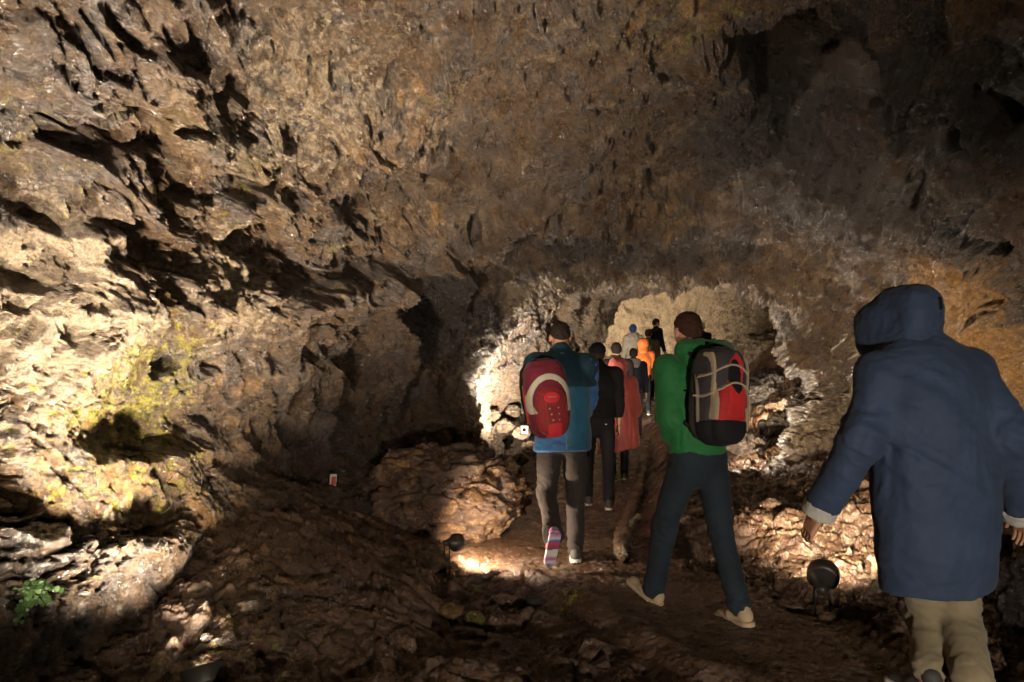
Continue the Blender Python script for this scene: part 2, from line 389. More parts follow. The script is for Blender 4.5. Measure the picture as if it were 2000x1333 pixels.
# ------------------------------------------------------------------ cave shell: lofted cross sections of the lava tube
def sec(y, xl, xr, zc, zf=-0.4):
    c = (xl+xr)/2; wd = (xr-xl)
    xs = [.08, .03, 0, 0, .05, .2, .5, .8, .95, 1, 1, .96, .9]; zs = [0, .2, .36, .55, .78, .95, 1, .97, .8, .6, .4, .2, 0]
    return [(xl+wd*a, y, zf+(zc-zf)*s) for a, s in zip(xs, zs)]
def row(y, *p): return [(q[0], y, q[1]) if len(q) == 2 else q for q in p]
def tiny(y, x, z, r=0.05): return [(x-r*math.cos(t), y, z-0.7*r+r*math.sin(t)*1.4) for t in np.linspace(0, PI, 13)]
NET = [
 tiny(-4.7, 0.8, -.45), sec(-4.3, -1.4, 3, 2.5), sec(-2, -3, 4.4, 3.0), sec(0, -3.0, 4.7, 3.15),
 row(1.5, (-2.2,-.4),(-2.4,.3),(-2.75,.9),(-2.8,1.6),(-2.6,2.5),(-1.8,3.4),(.8,3.85),(3,3.9),(4.3,3.1),(4.6,1.8),(4.6,1.1),(4.4,.4),(4,-.4)),
 row(3, (-1.55,-.4),(-1.9,.3),(-2.3,.9),(-2.4,1.5),(-2.2,2.4),(-1.5,3.4),(.6,3.9),(2.8,4.0),(4.1,3.1),(4.5,1.9),(4.4,1.1),(4.1,.45),(3.8,-.4)),
 row(4, (-1.3,-.4),(-1.55,.3),(-1.95,.85),(-2.05,1.5),(-1.9,2.35),(-1.25,3.25),(.6,3.8),(2.6,4.0),(3.95,3.1),(4.4,1.9),(4.3,1.1),(4.0,.45),(3.6,-.4)),
 row(5, (-1.05,-.4),(-1.3,.35),(-1.6,.8),(-1.65,1.4),(-1.55,2.2),(-.95,3.05),(.7,3.5),(2.4,3.75),(3.7,3.0),(4.15,1.9),(4.05,1.1),(3.85,.45),(3.5,-.4)),
 row(6, (-.8,-.4),(-.95,.35),(-1.2,.8),(-1.2,1.4),(-1.05,2.1),(-.45,2.78),(1.0,3.08),(2.4,3.2),(3.5,2.6),(3.9,1.8),(3.9,1.1),(3.7,.5),(3.3,-.4)),
 row(7, (-.4,-.4),(-.6,.35),(-.75,.8),(-.78,1.4),(-.55,2.05),(0,2.52),(1.3,2.74),(2.45,2.72),(3.2,2.4),(3.72,1.75),(3.85,1.15),(3.6,.5),(3.1,-.4)),
 row(7.8, (.1,-.4),(-.3,.35),(-.42,.8),(-.5,1.35),(-.12,1.9),(.35,2.36),(1.5,2.48),(2.60,2.36),(3.08,1.95),(3.36,1.45),(3.42,1.1),(3.12,.5),(2.6,-.4)),
 row(8.6, (.1,-.4),(-.2,.35),(-.35,.8),(-.32,1.35),(.1,2.0),(.6,2.55),(1.7,2.72),(3.0,2.75),(3.9,2.35),(4.5,1.7),(4.5,1.1),(4.1,.6),(3.4,-.4)),
 row(10, (.2,-.4),(-.1,.35),(-.2,.8),(.1,1.35),(.6,2.0),(1.1,2.6),(2.0,2.8),(3.3,2.8),(4.3,2.5),(4.8,1.9),(4.6,1.4),(4.0,.9),(3.4,-.2)),
 row(12, (.9,-.3),(.8,.35),(.9,.8),(1.15,1.4),(1.55,2.2),(2.0,2.85),(3.0,3.05),(4.3,3.2),(5.2,2.9),(5.6,2.3),(5.3,1.8),(4.6,1.2),(3.8,-.2)),
 row(14, (.9,-.2),(.7,.5),(.7,1),(1.0,1.7),(1.4,2.5),(2.0,3.3),(3.3,3.6),(4.8,3.7),(5.8,3.2),(6.1,2.5),(5.8,1.9),(5.0,1.3),(4.2,0)),
 row(17, (1.2,0),(1.0,.8),(.9,1.5),(1.0,2.2),(1.4,3),(2.3,3.9),(3.8,4.2),(5.5,4.2),(6.6,3.6),(6.9,3),(6.7,2.2),(6.2,1.6),(5.2,.4)),
 row(20, (1.8,.5),(1.5,1.3),(1.4,2),(1.5,2.7),(1.9,3.4),(2.8,4.2),(4.2,4.5),(5.8,4.5),(6.9,4),(7.2,3.2),(7,2.4),(6.5,1.8),(5.5,.8)),
 row(21.6, (2.4,.8),(2.3,1.4),(2.3,2.1),(2.4,2.8),(2.8,3.4),(3.4,3.9),(4.4,4.1),(5.3,4),(6,3.5),(6.3,2.9),(6.1,2.3),(5.7,1.8),(5,1)),
 tiny(22.1, 4.3, .7)]
NET = np.array(NET, float)                                   # rows x 13 x 3
def catmull(P, t):
    n = len(P); i = np.clip(np.floor(t).astype(int), 0, n-2); f = (t-i)[:, None, None]
    g = lambda k: P[np.clip(i+k, 0, n-1)]
    a, b_, c, d = g(-1), g(0), g(1), g(2)
    return 0.5*((2*b_)+(-a+c)*f+(2*a-5*b_+4*c-d)*f*f+(-a+3*b_-3*c+d)*f**3)
def loft(tr, tc):
    A = catmull(NET, tr)                                     # nr,13,3
    return catmull(A.transpose(1, 0, 2), tc).transpose(1, 0, 2)
def resample(nr, nc):
    tr = np.linspace(0, len(NET)-1, 420); tc = np.linspace(0, 12, 300)
    P = loft(tr, tc)
    dist = np.linalg.norm(P-np.array([0, 0, CAM_Z]), axis=2)
    front = (P[:, :, 1] > 0.3)
    sa = np.linalg.norm(np.diff(P, axis=0), axis=2)/dist[1:]*np.where(front[1:], 1, .15)
    m = np.percentile(sa, 80, axis=1)+1e-4
    cr = np.concatenate([[0], np.cumsum(m)]); tr2 = np.interp(np.linspace(0, cr[-1], nr), cr, tr)
    sb = np.linalg.norm(np.diff(P, axis=1), axis=2)/dist[:, 1:]*np.where(front[:, 1:], 1, 0)
    m = sb[150:].mean(axis=0)+1e-4
    cc = np.concatenate([[0], np.cumsum(m)]); tc2 = np.interp(np.linspace(0, cc[-1], nc), cc, tc)
    return tr2, tc2
NR, NC = CAVE_RES
tr_, tc_ = resample(NR, NC)
P = loft(tr_, tc_)
du = np.gradient(P, axis=0); dv = np.gradient(P, axis=1)
Nn = np.cross(du, dv); Nn /= np.linalg.norm(Nn, axis=2, keepdims=True)+1e-9
ctr = P.mean(axis=1, keepdims=True)
if ((ctr-P)*Nn).sum(2)[NR//2].mean() < 0: Nn = -Nn           # normals point into the cave
X = P.reshape(-1, 3).copy(); G = Nn.reshape(-1, 3)
def project(V):
    y = np.maximum(V[:, 1], 0.05)
    return 1000+V[:, 0]/y*F_PX, HORIZON-(V[:, 2]-CAM_Z)/y*F_PX
def on_rock(px, py, V, near=0.6, nth=0, rad=14):
    """the first rock surface met looking through a point of the photo: anchors a feature in the cave"""
    sx, sy = project(V); m = (V[:, 1] > near) & ((sx-px)**2+(sy-py)**2 < rad*rad)
    if not m.any(): return None
    idx = np.where(m)[0]; return V[idx[np.argmin(V[idx, 1])]]
# large authored hollows (-) and bulges (+):  px, py, half width m (along wall), half height m, depth m, tilt deg
FEAT = [
 (540, 615, .34, .16, .26, 20), (640, 585, .34, .16, .32, 20), (740, 545, .34, .17, .36, 22), (830, 500, .34, .18, .38, 25), (920, 450, .38, .18, .38, 28), (1000, 405, .38, .18, .34, 28), (1090, 400, .38, .18, .26, 0),
 (720, 680, .45, .26, -.22, 10), (850, 600, .40, .28, -.26, 25), (960, 520, .32, .26, -.24, 35), (640, 800, .35, .4, -.12, 0),
 (1140, 520, .35, .14, .18, 15), (1270, 515, .45, .13, .18, 0), (1400, 520, .40, .14, .20, -15), (1500, 590, .32, .16, .22, -45), (1550, 690, .22, .35, .20, 5), (1550, 820, .22, .3, .18, 10),
 (1120, 395, .30, .10, -.16, 10), (1330, 380, .4, .1, -.16, -10), (1000, 260, .4, .16, .14, 10), (1230, 300, .5, .12, .14, 0),
 (130, 540, .25, .5, .20, 8), (40, 460, .25, .3, -.14, 0), (380, 560, .5, .16, .22, 22), (250, 420, .45, .14, .16, -10), (600, 430, .4, .16, .16, 15), (520, 500, .3, .10, -.12, 15), (720, 420, .10, .3, -.16, -30),
 (760, 250, .45, .2, .20, 10), (300, 170, .5, .18, .16, 0), (250, 250, .3, .10, -.14, 0),
 (445, 345, .42, .17, -.26, 0), (875, 320, .17, .24, -.30, 0), (280, 490, .40, .10, -.16, -8), (330, 670, .17, .10, -.18, -20),
 (230, 585, .09, .06, -.10, 0), (905, 425, .08, .14, -.2, 0), (620, 720, .10, .26, -.14, 0), (1205, 360, .35, .10, -.12, 0),
 (390, 640, .35, .14, .16, -15), (480, 590, .55, .14, .16, 25), (90, 640, .16, .5, .14, -5), (180, 900, .5, .3, .10, 0),
 (560, 640, .35, .22, .14, 10), (700, 560, .5, .14, .16, 28), (430, 250, .5, .14, .14, 0), (650, 350, .25, .18, .12, 30),
 (1020, 520, .5, .12, .18, 35), (960, 560, .22, .45, -.22, -28), (820, 440, .28, .22, .16, 0), (1150, 430, .4, .16, .14, -10),
 (1290, 450, .5, .16, .16, 0), (1420, 150, .6, .15, .25, -10), (1570, 130, .5, .45, -1.0, 25), (1660, 330, .42, .7, -.8, 20),
 (1500, 110, .3, .16, -.6, -15), (1640, 230, .45, .4, -.9, 20), (1730, 420, .3, .25, -.6, 30), (1850, 260, .22, .1, -.4, -20), (1960, 200, .2, .25, -.5, 0), (1900, 450, .35, .1, -.35, -35),
 (1735, 90, .16, .3, .35, 0), (1730, 220, .22, .22, .3, 0), (1870, 170, .35, .25, .25, -10), (1900, 330, .4, .3, .2, 0), (1940, 20, .3, .1, .3, 0),
 (1540, 560, .7, .16, .18, -35), (1650, 640, .4, .12, -.14, -35), (1560, 640, .2, .5, .10, -30), (1880, 600, .5, .3, .12, -40),
 (1560, 860, .25, .35, .16, 0), (650, 180, .6, .2, .12, 0), (520, 110, .10, .25, -.2, 0), (1100, 200, .5, .3, .12, 0),
 (60, 380, .4, .2, -.2, 0), (90, 250, .5, .15, -.2, 10), (740, 640, .16, .4, -.12, 10), (800, 700, .12, .4, .12, 10), (690, 800, .14, .4, .1, 5),
 (1130, 600, .35, .12, .2, -30), (1160, 640, .4, .5, .25, -20), (1330, 560, .8, .1, .12, 0), (60, 1100, .4, .2, .1, 0), (300, 1080, .5, .15, .12, 10)]
base0 = X.copy(); FE = []
for (px, py, rw, rh, dp, tl) in FEAT:
    c = on_rock(px, py, base0)
    if c is None: continue
    k = np.argmin(((base0-c)**2).sum(1)); n = G[k]
    up = np.array([0, 0, 1.0]); side = np.cross(n, up); side /= np.linalg.norm(side)+1e-9; upv = np.cross(side, n)
    # keep the in-picture sense of left/right
    if side[0] < 0: side = -side
    if upv[2] < 0 or (abs(upv[2]) < .2 and upv[1] > 0): upv = -upv
    t = math.radians(tl); s2 = side*math.cos(t)+upv*math.sin(t); u2 = -side*math.sin(t)+upv*math.cos(t)
    FE.append((c, s2, u2, n, rw, rh, dp))
wv = np.stack([vnoise(X*2.3+o) for o in (3., 31., 57.)], 1)*0.14 + np.stack([vnoise(X*9+o) for o in (5., 23., 41.)], 1)*0.06
D = np.zeros(len(X))
for (c, s2, u2, n, rw, rh, dp) in FE:
    R = max(rw, rh)*2.2+.3
    m = np.where(((X-c)**2).sum(1) < R*R)[0]
    q = X[m]+wv[m]-c; a = q@s2/rw; b_ = q@u2/rh; e = q@n/max(rw, rh)
    r = np.sqrt(a*a+b_*b_+0.3*e*e)
    D[m] += dp*(1-sstep(0.72, 1.12, r) if dp < 0 else np.exp(-r*r*1.1))
depth = np.linalg.norm(X-np.array([0, 0, CAM_Z]), axis=1)
wb = np.stack([vnoise(X*.8+o) for o in (4., 14., 24.)], 1)*.5
big = .20*fbm(X*.75+wb, 2)+.16*ridged(X*np.array([.8, .8, 1.1])+wb*1.3+3, 2)-.06+.08*fbm(X*1.9+5, 3)
big *= sstep(-1, 1, X[:, 1])*(1-.65*sstep(6.6, 7.5, X[:, 1])*sstep(10, 8.8, X[:, 1]))*(1-.5*sstep(1.0, .3, X[:, 2]))
X1 = X + G*(D+big)[:, None]
w1 = np.stack([vnoise(X1*3+o) for o in (1., 11., 21.)], 1)
q = X1*np.array([1, 1, .8])+w1*0.12
r1 = ridged(q*2.3, 4)
fa, ca = facets(q*2.6+w1*.5); fb, cb = facets(q*6.5+w1*.9, 5); fc, cc_ = facets(q*np.array([16, 16, 20.])+w1*1.5, 9)
f1, f2, cid = worley(q*4.2+w1*.35)
FAR = sstep(10.5, 15, X[:, 1]); fz, _cz = facets(X1*1.15+w1*.2, 12)
crack = sstep(0.0, 0.08, ca)*.6+sstep(0, .10, cb)*.4
lump = (0.5-f1)*0.06*(0.4+0.6*cid)
r2 = ridged(q*7.5+w1, 4, .6); r3 = fbm(q*19, 4, .65); g1_, g2_, gid_ = worley(q*np.array([13, 13, 17.])+w1*2)
rough_zone = sstep(-.35, .35, vnoise(X1*0.8+9))           # smoother flows and crusty zones
pit = sstep(.12, .50, vnoise(q*np.array([15, 15, 21.])+w1*1.5)+.35*vnoise(q*34)) * (.3+.7*rough_zone)
pore = sstep(.42, .12, g1_+.12*vnoise(q*50))*(gid_ > .35)*(.25+.75*rough_zone)
flake = (.5-g1_)*(.4+gid_)
pit2 = sstep(.30, .55, vnoise(q*5.5+w1*1.2+40))*(.4+.6*rough_zone)
d2 = r1*.035 + lump + fa*.070*(.45+.55*rough_zone) + FAR*fz*.16 + fb*.040*(.35+.65*rough_zone) + fc*.022*(.4+.6*rough_zone)*(1-.6*FAR) + (crack-1)*.030 + r2*.014*(.35+.65*rough_zone) + r3*.022*(.45+.55*rough_zone) + flake*.022 - (pit*.032 + pore*.034)*(1-.7*FAR) - pit2*.045 + .007*vnoise(q*75)
# flowing drips: vertical wrinkles where the rock is smooth
st = vnoise(np.stack([X1[:, 0]*9, X1[:, 1]*9, X1[:, 2]*1.8], 1)+w1*1.2)
d2 += (1-rough_zone)*np.abs(st)*.03
fade = sstep(-1.0, 0.5, X[:, 1])*.7+.3
d2 = d2*(1-.35*sstep(2.4, 3.2, X[:, 2])*(1-FAR))
tang = np.stack([vnoise(X1*6+o) for o in (61., 71., 81.)], 1)*.02
X2 = X1 + G*(d2*fade)[:, None] + tang + np.array([0, 0, -1.0])*np.maximum(0, d2)[:, None]*.35
# ------------------------------------------------------------------ mineral, moss and ochre patches; dark and pale also paint in shade and lamplight
PATCH = [  # px, py, radius m, channel (0 moss 1 pale 2 ochre 3 dark), strength
 (290, 750, .5, 0, .66), (200, 830, .45, 0, .6), (330, 870, .4, 0, .55), (240, 920, .4, 0, .5), (220, 1010, .22, 0, .45), (350, 690, .3, 0, .45), (120, 940, .4, 0, .42), (60, 860, .3, 0, .3),
 (460, 420, .3, 0, .35), (60, 300, .3, 0, .4), (1010, 820, .3, 0, .3), (1560, 560, .25, 0, .4), (1130, 545, .3, 0, .4), (1920, 30, .5, 0, .3), (1370, 30, .5, 0, .35),
 (90, 600, .55, 1, 1.0), (60, 760, .5, 1, .6), (440, 560, .45, 1, .75), (330, 300, .3, 1, .35), (260, 700, .35, 1, .3), (420, 600, .3, 1, .5), (150, 560, .3, 1, .4),
 (600, 190, .8, 1, .55), (800, 250, .5, 1, .5), (420, 130, .5, 1, .4), (930, 740, .5, 1, .8), (980, 640, .5, 1, .6), (1030, 580, .3, 1, .8), (1110, 590, .4, 1, .5), (1270, 600, 3.6, 1, .85), (1090, 552, .25, 1, .8), (1180, 560, .22, 1, .7), (1280, 562, .22, 1, .7), (1370, 562, .25, 1, .75), (1450, 590, .3, 1, .85), (1500, 640, .3, 1, .8), (1545, 720, .35, 1, .8), (1480, 620, .4, 1, .6), (1560, 850, .6, 1, .55), (1560, 930, .4, 1, .5),  # pale mineral; arch rim entries paint in its lit edge
 (1700, 900, .6, 1, .3), (1600, 500, .6, 1, .25),
 (760, 230, .6, 2, .55), (600, 140, .5, 2, .35), (180, 960, .7, 2, .55), (420, 1000, .6, 2, .5), (300, 560, .4, 2, .45), (480, 780, .4, 2, .45), (830, 440, .35, 2, .6), (1300, 430, .8, 2, .5),
 (1870, 650, .8, 2, 1.0), (1930, 750, .6, 2, .9), (1800, 620, .5, 2, .6), (1940, 15, .5, 2, .8), (1700, 600, .4, 2, .45), (1050, 400, .5, 2, .3), (1350, 20, .6, 2, .5), (700, 620, .3, 2, .4),
 (450, 260, .5, 3, .45), (1130, 470, .45, 3, .85), (1240, 480, .45, 3, .85), (1340, 485, .45, 3, .8), (1440, 490, .4, 3, .75), (1650, 360, 1.1, 3, .85), (1850, 420, .7, 3, .75), (1950, 150, 1., 3, .7), (90, 1120, .45, 3, .62), (250, 1150, .4, 3, .6), (960, 620, .35, 3, .8), (100, 200, .6, 3, .5), (60, 560, .18, 3, .3), (880, 600, .7, 3, .8), (960, 500, .5, 3, .7), (760, 760, .6, 3, .55), (1000, 480, .6, 3, .5), (1450, 480, .7, 3, .45), (1200, 280, .8, 3, .45), (1600, 250, 1.3, 3, .85), (1780, 200, 1.3, 3, .7), (1480, 120, .8, 3, .6), (640, 720, .4, 3, .5), (1170, 650, .5, 3, .8), (1430, 620, 1.5, 3, .5), (350, 1150, .5, 3, .4), (1850, 350, .9, 3, .4), (1500, 740, .7, 3, .6)]  # dark rock plus painted shade: above arch, lower-left ledge, upper right
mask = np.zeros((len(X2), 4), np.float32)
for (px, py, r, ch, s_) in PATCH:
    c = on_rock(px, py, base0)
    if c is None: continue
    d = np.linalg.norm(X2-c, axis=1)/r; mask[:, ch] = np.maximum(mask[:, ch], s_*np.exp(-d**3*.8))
FQ = grid_faces(NR, NC)
fn = np.cross(X2[FQ[:2000, 1]]-X2[FQ[:2000, 0]], X2[FQ[:2000, 3]]-X2[FQ[:2000, 0]])
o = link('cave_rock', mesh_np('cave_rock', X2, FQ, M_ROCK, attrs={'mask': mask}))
tag(o, 'rough wet brown lava rock walls and ceiling closing in round the path', kind='structure')
CAVE = X2

# ------------------------------------------------------------------ ground
def gz(x, y):
    """height of the ground: path, raised banks, slope far inside"""
    x = np.asarray(x, float); y = np.asarray(y, float)
    z = np.interp(y, [-5, 9, 10, 11, 12, 13.5, 15.5, 16.5, 17.8, 18.5, 22], [0, 0, .05, .12, .15, .2, .5, .75, 1.02, 1.16, 1.3])
    # right bank behind the kerb
    kx = np.interp(y, [4.6, 5.15, 7, 8.8, 10.5, 12.8], [.85, .92, 1.28, 1.66, 2.05, 2.6])
    rb = sstep(.0, .35, x-kx)*sstep(4.9, 5.5, y)*sstep(16, 13, y)*.22
    slope = sstep(2.0, 3.6, x-0.10*(y-4))*sstep(2.6, 4.8, y)*sstep(16, 12.5, y)*.40 + sstep(2.9, 4.7, x)*sstep(9, 11.5, y)*sstep(16.5, 13.5, y)*1.4 + sstep(19.5, 22, y)*.8
    # left bank
    lx = np.interp(y, [0, 2.5, 3.2, 4, 4.9, 6, 8], [-.6, -.35, -.3, -.3, -.45, -.6, -.3])
    lb = sstep(0, 1.3, lx-x)*(.05+.37*sstep(2.6, 4.2, y))*sstep(8.5, 6.5, y) + sstep(0, .3, lx-x)*.08*sstep(8.5, 6.5, y)
    # low ridge that runs diagonally beside the path, hollow on its left
    rx = np.interp(y, [2.0, 3, 3.6, 4.33, 4.7], [1.55, 1.01, .65, .32, .1])
    rx = rx+.03*np.sin(y*7.3)+.018*np.sin(y*17.1+1)
    rd = np.exp(-((x-rx)/.08)**2)*(.032+.012*np.sin(y*11))*sstep(5.0, 4.4, y)*sstep(1.5, 2, y) - sstep(0, .2, rx-x)*sstep(1.1, .7, rx-x)*.05*sstep(4.6, 4.2, y)
    return z+rb+slope+lb+rd
GR, GC = GROUND_RES
ys = 1/np.linspace(1/2.3, 1/23.0, int(GR*.9)); ys = np.concatenate([np.linspace(-4.8, 2.3, GR-len(ys), endpoint=False), ys])
cx = np.interp(ys, [-5, 5, 10, 14, 23], [.8, .8, 1.6, 3, 4]); hw = np.interp(ys, [-5, 5, 8, 14, 23], [4.2, 3.6, 3.2, 3.6, 4])
s_ = np.linspace(-1, 1, GC)
GX = cx[:, None]+hw[:, None]*s_[None, :]; GY = np.repeat(ys[:, None], GC, 1)
P0 = np.stack([GX.ravel(), GY.ravel(), gz(GX, GY).ravel()], 1)
w2 = np.stack([vnoise(P0*3+o_) for o_ in (2., 12., 22.)], 1)
pathx = np.interp(P0[:, 1], [-5, 2, 3, 4, 5, 7, 9, 13, 18], [2, 1.6, 1.4, 1.0, .45, .8, 1.3, 2.3, 3.4])
onpath = 1-sstep(.45, .95, np.abs(P0[:, 0]-pathx))
kx_ = np.interp(P0[:, 1], [4.6, 5.15, 7, 8.8, 10.5, 12.8], [.85, .92, 1.28, 1.66, 2.05, 2.6])
inner = sstep(4.9, 5.4, P0[:, 1])*sstep(.05, -.05, P0[:, 0]-kx_)
onpath = np.maximum(onpath, inner)
amp = 1-.72*onpath
q = P0+w2*.1
g1, g2, gc_ = worley(q*5.5)
stones = np.maximum(0, .55-g1)*.14*(gc_)**1.5
ha, hca = facets(q*np.array([4, 4, 2.])); hb, hcb = facets(q*11, 3); hc_, hcc = facets(q*27, 6)
h = .05*fbm(q*1.4, 3)*amp + (stones + .045*ha + .028*hb + (sstep(0, .1, hca)-1)*.02)*np.clip(amp*1.2-.28, 0, 1) + .010*hc_*(.35+.65*amp) + .010*fbm(q*14, 4, .6)*(.5+.5*amp) + .004*fbm(q*60, 2) + .012*fbm(q*3, 3)*(1-amp)
P0[:, 2] += h
gm = np.zeros((len(P0), 4), np.float32)
def gpatch(px, py, d, r, ch, s):
    c = np.array(at(px, py, d)); dd = np.linalg.norm((P0-c)[:, :2], axis=1)/r; gm[:, ch] = np.maximum(gm[:, ch], s*np.exp(-dd**3*.8))
gpatch(300, 1310, 2.6, .28, 0, .75); gpatch(190, 1330, 2.5, .15, 0, .7); gpatch(450, 1250, 2.9, .3, 0, .4)
gpatch(350, 1230, 3.0, .5, 3, .5); gpatch(550, 1230, 3.3, .4, 2, .4); gpatch(1120, 1170, 4.1, .12, 0, .6); gpatch(930, 1130, 4.5, .1, 0, .5)
gpatch(1640, 1130, 4.4, .6, 1, .35); gpatch(1550, 960, 6.5, .8, 1, .5); gpatch(1650, 1020, 5, .7, 1, .4); gpatch(1900, 1230, 3.3, .6, 3, .4)
gm[:, 3] = np.maximum(gm[:, 3], .45*sstep(5, 5.6, P0[:, 1])*onpath)
og = link('ground', mesh_np('ground', P0, grid_faces(GR, GC), M_FLOOR, attrs={'mask': gm}))
tag(og, kind='structure')
def ground_at(x, y):
    j = np.argmin((P0[:, 0]-x)**2+(P0[:, 1]-y)**2); return float(P0[j, 2])
# ------------------------------------------------------------------ cave floodlights: each beam belongs to a housing
M_HOUS = simple('black_lamp_metal', (.035, .032, .028), .45, .25, 120); M_BRK = simple('dark_bracket_steel', (.03, .028, .026), .5, .2, metallic=.6)
def lens_mat(on):
    m, nt, b = nmat('lit_lens' if on else 'dark_lens'); b.inputs['Base Color'].default_value = (.9, .85, .7, 1) if on else (.1, .1, .1, 1)
    b.inputs['Roughness'].default_value = .2
    if on: b.inputs['Emission Color'].default_value = (1, .82, .58, 1); b.inputs['Emission Strength'].default_value = 6
    return m
M_LENS_ON, M_LENS_OFF = lens_mat(True), lens_mat(False)
def lathe(prof, seg=28):
    V = []; n = len(prof)
    for r, z in prof:
        for k in range(seg): V.append((r*math.cos(2*PI*k/seg), r*math.sin(2*PI*k/seg), z))
    return np.array(V), grid_faces(n, seg, True)
def floodlight(pos, aim, size, watts, ang, label, col=(1, .80, .58), blend=.9, foot=None, on=True, soft=.5):
    """pos = centre of the head; the housing looks along aim; local +z is the beam"""
    pos = Vector(pos); d = (Vector(aim)-pos).normalized(); k = size
    gz_ = foot if foot is not None else ground_at(pos.x, pos.y)
    root = empty('floodlight', (pos.x, pos.y, gz_)); tag(root, label, 'floodlight', 'floodlights standing on the cave floor')
    q = d.to_track_quat('Z', 'Y'); Mx = q.to_matrix(); M = np.array(Mx); off = np.array(pos-Vector((pos.x, pos.y, gz_)))
    T = lambda V: V*k@M.T+off
    V, Q = lathe([(.001, -1.62), (.20, -1.60), (.30, -1.50), (.33, -1.25), (.37, -1.0), (.48, -.72), (.72, -.35), (.86, -.12), (.90, .0), (.86, .0), (.6, -.2), (.3, -.6), (.001, -.8)])
    h_ = link('housing', mesh_np('housing', T(V), Q, M_HOUS), root)
    V, Q = lathe([(.80, -.20), (.90, -.16), (.975, -.10), (1.0, .0), (1.0, .62), (.985, .66), (.95, .66), (.94, .60), (.94, .02), (.80, -.08)])
    link('glare_shield', mesh_np('glare_shield', T(V), Q, M_HOUS), root)
    V, Q = lathe([(.001, .10), (.5, .09), (.8, .04), (.93, 0), (.93, -.03), (.001, -.03)]); link('lens', mesh_np('lens', T(V), Q, M_LENS_ON if on else M_LENS_OFF), root)
    # yoke from the sides of the neck down to the ground
    side = d.cross(Vector((0, 0, 1))).normalized(); neck = pos-d*k*1.05
    base = Vector((neck.x, neck.y, gz_-.02)); o0 = Vector((pos.x, pos.y, gz_))
    for sg in (-1, 1):
        a = neck+side*sg*k*.46; b_ = base+side*sg*k*.42
        V, Q = tube([a+d*k*.1-o0, a+Vector((0, 0, -.1*k))-o0, b_-o0], k*.075, 8); link('bracket', mesh_np('bracket', V, Q, M_BRK), root)
    V, Q = tube([neck-side*k*.5-o0, neck+side*k*.5-o0], k*.10, 10); link('pivot_bolt', mesh_np('pivot_bolt', V, Q, M_BRK), root)
    if on:
        l = bpy.data.lights.new('spot_beam', 'SPOT'); l.energy = watts; l.spot_size = math.radians(ang); l.spot_blend = blend; l.color = col; l.shadow_soft_size = size*soft
        o = bpy.data.objects.new('spot_beam', l); SC.collection.objects.link(o); o.parent = root
        o.location = pos+d*k*.62-o0; o.rotation_euler = d.to_track_quat('-Z', 'Y').to_euler()
    return root
W = (1, .79, .56)
floodlight((-1.25, 2.78, .10), (-1.80, 3.5, 1.9), .088, 480, 114, 'black floodlight cut off by the bottom edge, aimed up at the mossy left wall', (1, .81, .58), 1.0, foot=-.06, soft=.9)
floodlight(at(888, 1060, 4.75), (.45, 5.5, .05), .062, 42, 145, 'small black floodlight in a yoke beside the pinkish boulder, lighting the path', (1, .74, .5), .7)
floodlight(at(1607, 1128, 3.95), (2.95, 6.2, 1.1), .088, 310, 92, 'large black bell shaped floodlight on the path edge left of the navy raincoat', W, 1.0)
floodlight(at(992, 862, 8.3), (.1, 9.4, 2.3), .07, 270, 165, 'black floodlight among stones inside the tunnel, left of the man in blue', (1, .86, .66), .9)
floodlight(at(1490, 832, 9.6), (4.1, 10.6, 1.6), .08, 60, 150, 'dim black floodlight inside the tunnel right of the red and grey backpack', W, .8)
floodlight(at(820, 872, 6.35), (-1.4, 6.8, 1.6), .075, 0, 100, 'unlit dark floodlight on the left bank behind the pinkish boulder', on=False)
floodlight((3.5, 18.9, ground_at(3.5, 18.9)+.35), (4.0, 22, 3.4), .09, 400, 140, 'floodlight hidden behind the farthest walkers, lighting the end wall', (1, .80, .55), .8)
floodlight((1.9, 13.6, ground_at(1.9, 13.6)+.3), (3.4, 18.5, 2.6), .08, 170, 110, 'added unseen floodlight behind the person in the poncho, brightening the far walkers', (1, .84, .62), .8)  # added lamp, out of sight, to brighten the far group
floodlight((-1.7, 1.5, .22), (-1.3, 3.8, 2.8), .088, 540, 90, 'added unseen fill floodlight left of the picture, aimed up at the near ceiling', (1, .82, .63), 1.0, soft=.9)  # added off-frame fill that softens the left wall shadows
floodlight((1.1, -1.8, .5), (1.1, 4, .6), .088, 210, 84, 'unseen fill floodlight behind the camera, shining along the path after the walkers', (1, .84, .66), 1.0, soft=.9)  # unseen lamp put in as camera-side fill on coat and floor
floodlight((2.05, 8.3, ground_at(2.05, 8.3)+.22), (3.6, 8.3, 1.5), .07, 120, 150, 'added unseen floodlight behind the man in green, brightening the right tunnel edge', (1, .84, .64), .9)  # added hidden lamp to bring out the tunnel edge
